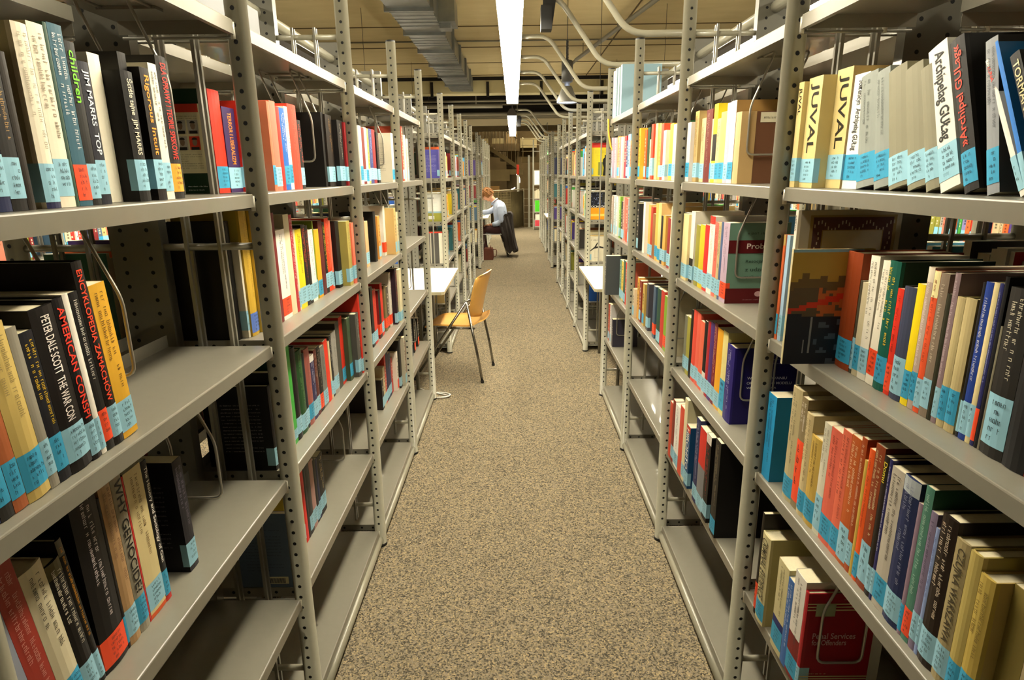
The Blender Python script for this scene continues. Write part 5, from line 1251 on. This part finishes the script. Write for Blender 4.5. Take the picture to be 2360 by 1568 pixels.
# body: one continuous surface from head to feet, arms with hands
V = [(-.26,PY,.56),(-.265,PY,.70),(-.28,PY,.85),(-.31,PY,.99),(-.375,PY,1.06),(-.43,PY,1.12),(-.475,PY,1.175),(-.50,PY,1.225)]
Rr = [(.10,.11),(.09,.11),(.09,.11),(.07,.09),.046,.052,.08,.085]
E_ = [(0,1),(1,2),(2,3),(3,4),(4,5),(5,6),(6,7)]
BODY = MB()
def limb(s, pts, rs, seg=16): s.tube([W(p) for p in pts], rs, seg)
def ring_body(s, rings, seg=24):
    """loft of ellipses: (x, z, rx, ry, tilt)"""
    b0 = len(s.v)
    for x, z, rx, ry, tl in rings:
        for k in range(seg):
            a = 2*math.pi*k/seg; s.v.append(W((x+rx*math.cos(a)*math.cos(tl), PY+ry*math.sin(a), z+rx*math.cos(a)*math.sin(tl))))
    for i in range(len(rings)-1):
        for k in range(seg): s.f.append((b0+i*seg+k, b0+i*seg+(k+1) % seg, b0+(i+1)*seg+(k+1) % seg, b0+(i+1)*seg+k)); s.mi.append(0); s.sm.append(True)
    s.f.append(tuple(b0+k for k in reversed(range(seg)))); s.f.append(tuple(b0+(len(rings)-1)*seg+k for k in range(seg))); s.mi += [0, 0]; s.sm += [True, True]
def merge(s, name, m, vox=.010, it=8):
    o = s.build(name, m, pr); r_ = o.modifiers.new('remesh', 'REMESH'); r_.mode = 'VOXEL'; r_.voxel_size = vox; r_.use_smooth_shade = True
    q = o.modifiers.new('smooth', 'SMOOTH'); q.iterations = it; q.factor = .5; return o
ARM1 = [(-.27,PY-.13,1.0),(-.272,PY-.20,.955),(-.262,PY-.225,.84),(-.255,PY-.225,.715),(-.35,PY-.20,.655),(-.47,PY-.15,.635)]
ARM2 = [(-.31,PY+.13,1.0),(-.34,PY+.20,.955),(-.43,PY+.215,.90),(-.52,PY+.205,.862),(-.63,PY+.15,.852),(-.72,PY+.10,.845)]
s = MB()
ring_body(s, [(-.265,.50,.10,.13,0),(-.27,.62,.10,.125,0),(-.275,.8,.10,.14,.1),(-.30,.95,.09,.15,.3),(-.33,1.02,.07,.10,.45)])
limb(s, [(-.32,PY,.99),(-.385,PY,1.065),(-.44,PY,1.125),(-.49,PY,1.17)], [.075,.060,.055,.06])
ring_body(s, [(-.50,1.10,.03,.03,0),(-.505,1.15,.06,.06,0),(-.51,1.20,.075,.068,0),(-.51,1.25,.06,.055,0),(-.51,1.28,.02,.02,0)])
for A in (ARM1, ARM2): limb(s, A, [.05,.047,.042,.038,.034,.026])
for sg in (-1, 1): limb(s, [(-.26,PY+.08*sg,.535),(-.46,PY+.11*sg,.54),(-.64,PY+.12*sg,.53),(-.63,PY+.12*sg,.34),(-.58,PY+.12*sg,.12),(-.58,PY+.12*sg,.05)], [.085,.075,.060,.052,.04,.038])
merge(s, 'body', m_skin)
def hand(o, d, up, side, name):
    """palm, four bent fingers of unequal length, thumb from the side of the palm"""
    o, d, up, side = Vector(o), Vector(d).normalized(), Vector(up).normalized(), Vector(side).normalized()
    V2, E2, R2 = [tuple(o), tuple(o+d*.04), tuple(o+d*.075)], [(0,1),(1,2)], [.023,(.030,.016),(.030,.013)]
    for k, ln_ in zip((-.027,-.009,.009,.026), (.062,.075,.070,.055)):
        b0 = o+d*.078+side*k; i0 = len(V2)
        pts = [b0, b0+d*ln_*.4-up*.004, b0+d*ln_*.72-up*.014, b0+d*ln_*.85-up*.028]
        V2.extend([tuple(p) for p in pts]); R2.extend([.0095,.0088,.008,.007]); E2.extend([(2,i0),(i0,i0+1),(i0+1,i0+2),(i0+2,i0+3)])
    i0 = len(V2); b0 = o+d*.022+side*.03
    V2.extend([tuple(b0), tuple(b0+d*.022+side*.016-up*.004), tuple(b0+d*.046+side*.02-up*.012)]); R2.extend([.012,.010,.008]); E2.extend([(0,i0),(i0,i0+1),(i0+1,i0+2)])
    sk(name, V2, E2, R2, m_skin, 1)
hand((-.47,PY-.15,.635), (-1,.25,-.08), (0,0,1), (0,1,0), 'hand')
hand((-.72,PY+.1,.842), (-1,-.35,-.03), (0,0,1), (0,-1,0), 'hand')
# head details
s = MB()
hc = Vector(W((-.515, PY, 1.205))); ax = Vector((-.62,0,-.55)).normalized()   # facing forward and down
upv = Vector((-.66,0,.75)); upv = (upv-ax*upv.dot(ax)).normalized(); sdv = ax.cross(upv)
def hp(f, u, v): return hc+ax*f+upv*u+sdv*v
def ellip(s, c, rf_, ru, rv, m=0, n=12, k=8):
    b0 = len(s.v)
    for i in range(k+1):
        th = math.pi*i/k
        for j in range(n):
            ph = 2*math.pi*j/n; s.v.append(tuple(Vector(c)+ax*(rf_*math.sin(th)*math.cos(ph))+sdv*(rv*math.sin(th)*math.sin(ph))+upv*(ru*math.cos(th))))
    for i in range(k):
        for j in range(n): s.f.append((b0+i*n+j, b0+i*n+(j+1) % n, b0+(i+1)*n+(j+1) % n, b0+(i+1)*n+j)); s.mi.append(m); s.sm.append(True)
ellip(s, hp(.01,.0,0), .098, .115, .078, 0, 20, 14)
ellip(s, hp(.05,-.07,0), .045, .045, .045); ellip(s, hp(.105,-.018,0), .02, .028, .014)
for sg in (-1, 1): ellip(s, hp(.0,-.015,.078*sg), .022, .032, .01); ellip(s, hp(.088,.012,.03*sg), .012, .007, .014, 1); ellip(s, hp(.094,.03,.03*sg), .006, .004, .018, 2)
ellip(s, hp(.092,-.058,0), .008, .006, .022, 3)
s.build('face', [m_skin, m_black, m_hair, mat('lips', '#b0685a', .5)], pr)
s = MB()
n, k = 28, 16; b0 = len(s.v); rh = random.Random(3)
for i in range(k+1):
    th = math.pi*.64*i/k
    for j in range(n):
        ph = 2*math.pi*j/n; fr = math.cos(ph)
        th2 = th*(.72 if fr > .5 else 1.0); bump = 1+.05*rh.uniform(-1, 1)
        s.v.append(tuple(hp(-.005,.008,0)+ax*(.114*bump*math.sin(th2)*math.cos(ph))+sdv*(.093*bump*math.sin(th2)*math.sin(ph))+upv*(.132*bump*math.cos(th2))))
for i in range(k):
    for j in range(n): s.f.append((b0+i*n+j, b0+i*n+(j+1) % n, b0+(i+1)*n+(j+1) % n, b0+(i+1)*n+j)); s.mi.append(0); s.sm.append(True)
for q_ in range(60):   # locks
    th = rh.uniform(.1, 1.7); ph = rh.uniform(0, 6.28)
    if math.cos(ph) > .5 and th > 1.2: continue
    c0 = hp(0,.008,0)+ax*(.11*math.sin(th)*math.cos(ph))+sdv*(.09*math.sin(th)*math.sin(ph))+upv*(.13*math.cos(th))
    dd = (ax*math.cos(ph)*math.cos(th)+sdv*math.sin(ph)*math.cos(th)-upv*math.sin(th))
    s.tube([c0, c0+dd*.03+(c0-hp(0,0,0)).normalized()*.006, c0+dd*.055], [.012,.010,.003], 6)
s.build('hair', m_hair, pr)
# shirt over torso and arms
s = MB()
ring_body(s, [(-.275,.555,.135,.165,0),(-.275,.62,.132,.16,0),(-.28,.74,.13,.165,.08),(-.285,.86,.135,.18,.16),(-.295,.95,.130,.185,.25),(-.31,1.01,.115,.15,.35),(-.345,1.05,.09,.09,.45),(-.375,1.075,.066,.064,.6)])
limb(s, ARM1[:-1]+[(-.425,PY-.168,.642)], [.078,.070,.062,.056,.052,.044])
limb(s, ARM2[:-1]+[(-.66,PY+.135,.850)], [.078,.068,.060,.052,.046,.038])
rs_ = random.Random(8)
for k in range(22):   # folds
    z = rs_.uniform(.6, .95); x = -.28+rs_.uniform(-.10, .08)
    limb(s, [(x, PY-.172+abs(x+.28)*.5, z), (x+.03, PY-.18+abs(x+.28)*.5, z-.04), (x+.07, PY-.165+abs(x+.25)*.6, z-.05)], [.006,.011,.005], 6)
    t_ = rs_.uniform(.2, .9); p0 = Vector(ARM1[2])*(1-t_)+Vector(ARM1[3])*t_
    limb(s, [(p0.x-.05, p0.y-.03, p0.z+.01), (p0.x, p0.y-.058, p0.z-.01), (p0.x+.05, p0.y-.03, p0.z+.005)], [.005,.009,.005], 6)
merge(s, 'shirt', m_shirt, .008, 4)
s = MB(); C0 = Vector(W((-.395,PY,1.085)))
pts = [C0+Vector((.066*math.cos(a)*.85, .066*math.sin(a), .045*math.cos(a))) for a in [2*math.pi*i/20 for i in range(20)]]
s.tube(pts, .014, 8, closed=True)
for sg in (-1, 1): s.prism([(C0.x-.06,C0.z-.05),(C0.x+.01,C0.z+.0),(C0.x-.01,C0.z-.075),(C0.x-.065,C0.z-.085)], *sorted((C0.y+sg*.04, C0.y+sg*.052)), 'y')
s.build('collar', m_shirt, pr)
s = MB()
ring_body(s, [(-.27,.49,.10,.15,0),(-.27,.52,.135,.175,0),(-.272,.575,.138,.172,0),(-.275,.60,.12,.15,0)])
for sg in (-1, 1): limb(s, [(-.25,PY+.085*sg,.535),(-.46,PY+.115*sg,.545),(-.645,PY+.12*sg,.535),(-.635,PY+.12*sg,.34),(-.59,PY+.12*sg,.10)], [.10,.088,.076,.066,.056])
merge(s, 'trousers', m_trs, .010, 6)
for sg in (-1, 1):
    s = MB(); b = Vector(W((-.60,PY+.12*sg,0)))
    s.prism([(b.x-.17,b.z+.002),(b.x+.08,b.z+.002),(b.x+.08,b.z+.08),(b.x-.02,b.z+.09),(b.x-.12,b.z+.05),(b.x-.17,b.z+.035)], b.y-.042, b.y+.042, 'y'); s.build('shoe', m_black, pr)
# open book and red item on the desk
t = thing('open_book', 'open book lying on the desk under the reading man\'s hand', 'book', (-.74, 12.45, .8005))
s = MB(); s.prism([(-.15,0),(.15,0),(.15,.012),(.08,.02),(.0,.012),(-.08,.02),(-.15,.012)], -.1, .1, 'y'); s.build('pages', m_pages, t)
s = MB(); s.box(-.16, .16, -.105, .105, -.0003, .0); s.build('cover', M('#4a5a70'), t)
t = thing('red_pencil_case', 'small red pencil case on the far left desk', 'case', (-.72, 12.10, .8005)); s = MB(); s.prism([(-.1,0),(.1,0),(.105,.02),(.09,.045),(-.09,.045),(-.105,.02)], -.03, .03, 'y'); s.build('case_body', M('#cc3a2a'), t); s = MB(); s.box(-.08, .08, -.003, .003, .045, .048); s.build('zip', m_cap, t)
# shoulder bag on the floor
t = thing('leather_bag', 'brown leather bag standing on the carpet by the man\'s chair', 'bag', (-.50, 12.02, 0))
s = MB(); s.prism([(-.10,0),(.075,0),(.09,.05),(.085,.17),(.07,.215),(-.09,.215),(-.105,.16),(-.11,.05)], -.12, .12, 'y'); s.build('bag_body', mat('brown leather', '#5e2c16', .5, 0, .15, 20), t)
s = MB(); s.tube(arc([(.07,-.09,.19),(.14,-.05,.20),(.15,0,.12),(.13,.04,.05),(.085,.06,.04)], .04), .008, 8); s.build('strap', mat('brown leather', '#5e2c16', .5), t)
s = MB(); s.tube([(.02,-.07,.21),(.03,-.06,.26),(.03,.06,.26),(.02,.07,.21)], .007, 8); s.build('handle', mat('brown leather', '#5e2c16', .5), t)

# coiled white cable on the carpet
pts = []
for i in range(60):
    a = i*.22; r_ = .052+.008*math.sin(i*.5)+i*.0002; pts.append((-.585+r_*math.cos(a)*1.35, 4.395+r_*math.sin(a), .006+.0012*i/10))
pts = [(-.80, 4.62, .006), (-.70, 4.50, .006)]+pts
s = MB(); s.tube(pts, .0045, 8); tag(s.build('white_cable', mat('white cable sheath', '#dcdad0', .5)), 'white cable lying in a loose coil on the carpet beside the wooden chair', 'cable')
# yellow strap hanging from the right rack
s = MB(); s.tube(arc([(.628,4.36,1.955),(.632,4.35,1.86),(.65,4.33,1.76),(.685,4.31,1.732),(.72,4.30,1.74)], .03), .006, 8)
tag(s.build('yellow_strap', mat('yellow strap', '#e0a424', .6)), 'yellow strap hanging from the top shelf at the end of the right rack', 'strap')

# ================================================================== FAR HALL
m_mesh = mat('bronze wire mesh', '#8a7b56', .45, .5); m_steel = mat('dull handrail steel', '#a0967a', .4, .5)
t = thing('mesh_screen', 'curved waist-high wire mesh screen closing the end of the aisle', 'railing', (0, 0, 0))
cv = [(-.62,18.25),(-.45,18.32),(-.28,18.42),(-.12,18.56),(.02,18.74),(.14,18.95),(.22,19.2),(.26,19.5),(.27,19.9)]
s = MB(); s.tube(arc([(x,y,1.12) for x, y in cv], .1, 2), .018, 8); s.build('handrail', m_steel, t)
s = MB()
for (x0, y0), (x1, y1) in zip(cv, cv[1:]):
    for k in range(4): f_ = k/4; x, y = x0+(x1-x0)*f_, y0+(y1-y0)*f_; s.tube([(x,y,.02),(x,y,1.08)], .004, 4)
for z in [.03+.075*i for i in range(15)]: s.tube([(x,y,z) for x, y in cv], .004 if z > .1 else .012, 4)
s.build('mesh', m_mesh, t)
m_panel = mat('olive mesh backing cloth', '#5f5536', .7, 0, .3, 6)
s = MB(); shell(s, [[(x+.03,y+.03,z) for x, y in cv] for z in (.03,.55,1.07)], .006); s.build('infill_panel', m_panel, t)
t = thing('bar_railing', 'straight steel bar railing to the right of the mesh screen', 'railing', (0, 0, 0))
for x in (.28,.46,.66,.9): s = MB(); s.tube([(x,20.0,-.8),(x,20.0,1.15)] if False else [(x,19.15,0),(x,19.15,1.15)], .014, 8); s.build('upright', m_steel, t)
for z in (.1,.25,.45,.65,.85,1.13): s = MB(); s.tube([(.27,19.15,z),(1.2,19.15,z)], .009, 6); s.build('rail', m_steel, t)
t = thing('tall_steel_post', 'tall slender pale post standing behind the bar railing', 'post', (.44, 19.1, 0)); s = MB(); s.box(-.03,.03,-.03,.03,0,2.1); s.build('post_shaft', m_paint, t); s = MB(); s.box(-.05,.05,-.05,.05,0,.012); s.build('base_plate', m_paint, t)
# concrete column, stair flight and landings beyond
s = MB(); s.box(-.28,.12,23.6,24.0,-.8,5.2); tag(s.build('trim_6', m_brown), kind='structure')
t = thing('stair_flight', 'concrete stair flight descending to the right in the hall beyond', 'stairs', (0, 0, 0))
m_str = mat('pale concrete string', '#8d7a4e', .85, 0, .15, 4)
s = MB(); s.prism([(-1.9,3.05),(-1.9,3.2),(.15,1.85),(.15,1.70)], 21.5, 21.56, 'y'); s.build('string', m_str, t)
s = MB(); n = 10
for i in range(n): x0 = -1.9+.205*i; z1 = 3.1-.135*i; s.box(x0, x0+.205, 21.56, 22.6, z1-.16, z1)
s.build('steps', m_brown, t)
s = MB(); s.box(-2.6,.3,21.5,22.6,1.55,1.72); s.box(-2.6,-.15,21.45,21.5,1.35,1.72); s.box(-2.3,-2.0,22.0,22.4,-.8,1.55); s.build('landing', m_str, t)
s = MB()
for i in range(16): x = -1.9+.13*i; s.tube([(x,21.53,3.2-.66*(x+1.9)),(x,21.53,4.0-.66*(x+1.9))], .008, 5)
s.tube([(-1.9,21.53,4.02),(.1,21.53,2.70)], .02, 6); s.build('balusters', m_steel, t)
t = thing('upper_landing', 'upper concrete landing with barred balustrade behind the stairs', 'landing', (0, 0, 0))
s = MB(); s.box(-3,.2,22.8,23.598,2.35,2.6); s.box(-3,-2.7,23.2,23.5,-.8,2.35); s.build('slab', m_brown, t)
s = MB()
for i in range(26): x = -3+.12*i; s.tube([(x,22.85,2.6),(x,22.85,3.4)], .007, 4)
s.tube([(-3,22.85,3.42),(.1,22.85,3.42)], .018, 6); s.build('balustrade', m_steel, t)
t = thing('service_bridge', 'steel-edged walkway crossing the hall right of the column', 'walkway', (0, 0, 0))
s = MB(); s.box(.25,3.2,21.8,22.5,1.95,2.12); s.build('deck', m_str, t)
s = MB()
for z in (2.3,2.5,2.7): s.tube([(.25,21.8,z),(3.2,21.8,z)], .012, 6)
for x in (.3,1.0,1.7,2.4): s.tube([(x,21.8,2.1),(x,21.8,2.75)], .012, 6)
s.build('handrail', m_steel, t)
t = thing('glazed_wall', 'pale glazed wall panels high at the back of the hall', 'panel', (0, 25.6, 0))
for i, (x0, x1) in enumerate(((-1.55,-1.0),(-.85,-.38),(.25,.9),(1.1,2.2))):
    s = MB(); s.box(x0, x1, 0, .05, 2.55, 2.92); s.build('panel', mat('dusty pale panel', '#a3956c', .6), t)
s = MB(); s.box(-2.4,-1.7,-.1,0,1.0,1.9); s.box(-1.2,-.6,-.1,0,.1,1.1); s.build('board', mat('warm plaster board', '#a37f4c', .8), t)
# ring-shaped wall lamp
t = thing('ring_lamp', 'thin curved glowing lamp tube in the hall beyond the screen', 'lamp', (-.05, 20.8, 1.35))
s = MB(); s.tube([(.22*math.cos(a), 0, .26*math.sin(a)) for a in [-.2+.09*i for i in range(14)]], .022, 8); s.build('tube', mat('warm tube', (1,.95,.85,1), .4, emit=4), t)
s = MB(); s.tube([(.22*math.cos(a)*.8-.05, 0, -.06+.2*math.sin(a)) for a in [-1.6+.1*i for i in range(9)]], .016, 8); s.build('tube', mat('warm tube', (1,.95,.85,1), .4, emit=4), t)
s = MB(); s.tube([(.22,0,0),(.22,0,-2.15)], .01, 6); s.build('stem', m_steel, t)
t = thing('added_hall_light', 'unseen light panel added over the hall beyond the slab edge', 'lamp', (.6, 22.5, 5.1)); s = MB(); s.box(-1.2,1.2,-.3,.3,0,.08); s.build('housing', m_house, t); s = MB(); s.box(-1.15,1.15,-.27,.27,-.01,0); s.build('diffuser', mat('added hall light panel', (1,.84,.55,1), .5, emit=120), t)  # unseen light added overhead to brighten the dark far hall
# roof over the hall
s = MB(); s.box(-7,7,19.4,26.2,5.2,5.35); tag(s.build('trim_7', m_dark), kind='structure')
# red-topped bottle-like fire extinguisher on the walkway parapet and far counter
t = thing('red_white_sign_post', 'small red and white post standing at the far railing', 'post', (.11, 19.12, 0))
s = MB(); s.tube([(0,0,0),(0,0,1.55)], .035, 10); s.build('shaft', m_cap, t); s = MB(); s.tube([(0,0,1.55),(0,0,1.84)], .04, 12); s.build('top', M('#d0402a'), t)
# display bay facing the camera at the far right
t = thing('display_shelf', 'narrow grey shelf unit facing the camera at the far end right', 'shelving', (.53, 18.3, 0))
for x in (0,.34): s = MB(); s.box(x, x+.035, 0, .035, 0, 2.5); s.build('post', m_paint, t); s = MB(); s.box(x, x+.035, .3, .335, 0, 2.3); s.build('post', m_paint, t)
for z in (.09,.5,.88,1.27,1.68,2.2): s = MB(); s.box(.035,.34,0,.3,z-.025,z); s.build('shelf', m_shelf, t)
def flat(name, x0, x1, y, z0, z1, c, lb, cat, th=.02):
    s = MB(); s.box(x0, x1, y, y+th, z0, z1); s.box(x0+.01, x1-.01, y-.001, y, z0+.01, z1-.01, 1); return tag(s.build(name, [M('#d8d4c8'), M(c)]), lb, cat)
flat('white_poster', .57, .865, 18.285, 1.27, 1.66, '#f0efe8', 'white poster hanging on the far display shelf', 'poster', .01)
s = MB()
for i in range(6): s.box(.575+.045*i, .615+.045*i, 18.33, 18.5, .881, 1.10+.02*(i % 3))
tag(s.build('magazine_row', M('#cfc7a8')), 'row of pale magazines on the middle shelf of the far display unit', 'magazines', None, 'stuff')
flat('green_box', .58, .80, 18.32, .501, .84, '#4cc422', 'bright green box on the far display shelf', 'box', .15)
flat('red_box', .58, .84, 18.32, .0905, .28, '#c8404c', 'red box on the bottom of the far display shelf', 'box', .15)
flat('white_box', .60, .82, 18.33, .282, .44, '#e6e0cc', 'white box stacked on the red box on the far display shelf', 'box', .14)
# green exit sign
t = thing('exit_sign', 'small green emergency exit sign hanging far down on the right', 'sign', (.93, 18.0, 2.05))
s = MB(); s.box(-.12,.12,-.015,.015,0,.14); s.build('sign_box', mat('lit green sign', (.12,.6,.12,1), .5, emit=1.2), t)
s = MB(); s.poly([(-.03,-.0165,.06),(.04,-.0165,.06),(.04,-.0165,.03),(.09,-.0165,.07),(.04,-.0165,.11),(.04,-.0165,.08),(-.03,-.0165,.08)]); s.poly([(-.09,-.0165,.03),(-.05,-.0165,.03),(-.05,-.0165,.11),(-.09,-.0165,.11)]); s.build('pictogram', mat('lit white pictogram', (1,1,1,1), .5, emit=1.5), t)
s = MB(); s.tube([(0,0,.14),(0,0,.88)], .006, 6); s.tube([(0,0,.88),(0,1.0,.88)], .006, 6); s.build('hanger', m_rod, t)
# sheets taped to the ends of the far racks
for i, (x, y, z0, z1, c) in enumerate(((.66, 11.0, 1.20, 1.55, '#ecebe4'), (.70, 8.0, 1.02, 1.34, '#b8c0a8'))):
    s = MB(); s.box(x-.0, x+.17, y, y+.003, z0, z1); tag(s.build('shelf_notice', M(c)), ['white notice sheet fixed inside the short far right rack', 'pale green notice sheet fixed inside the second right rack'][i], 'notice')
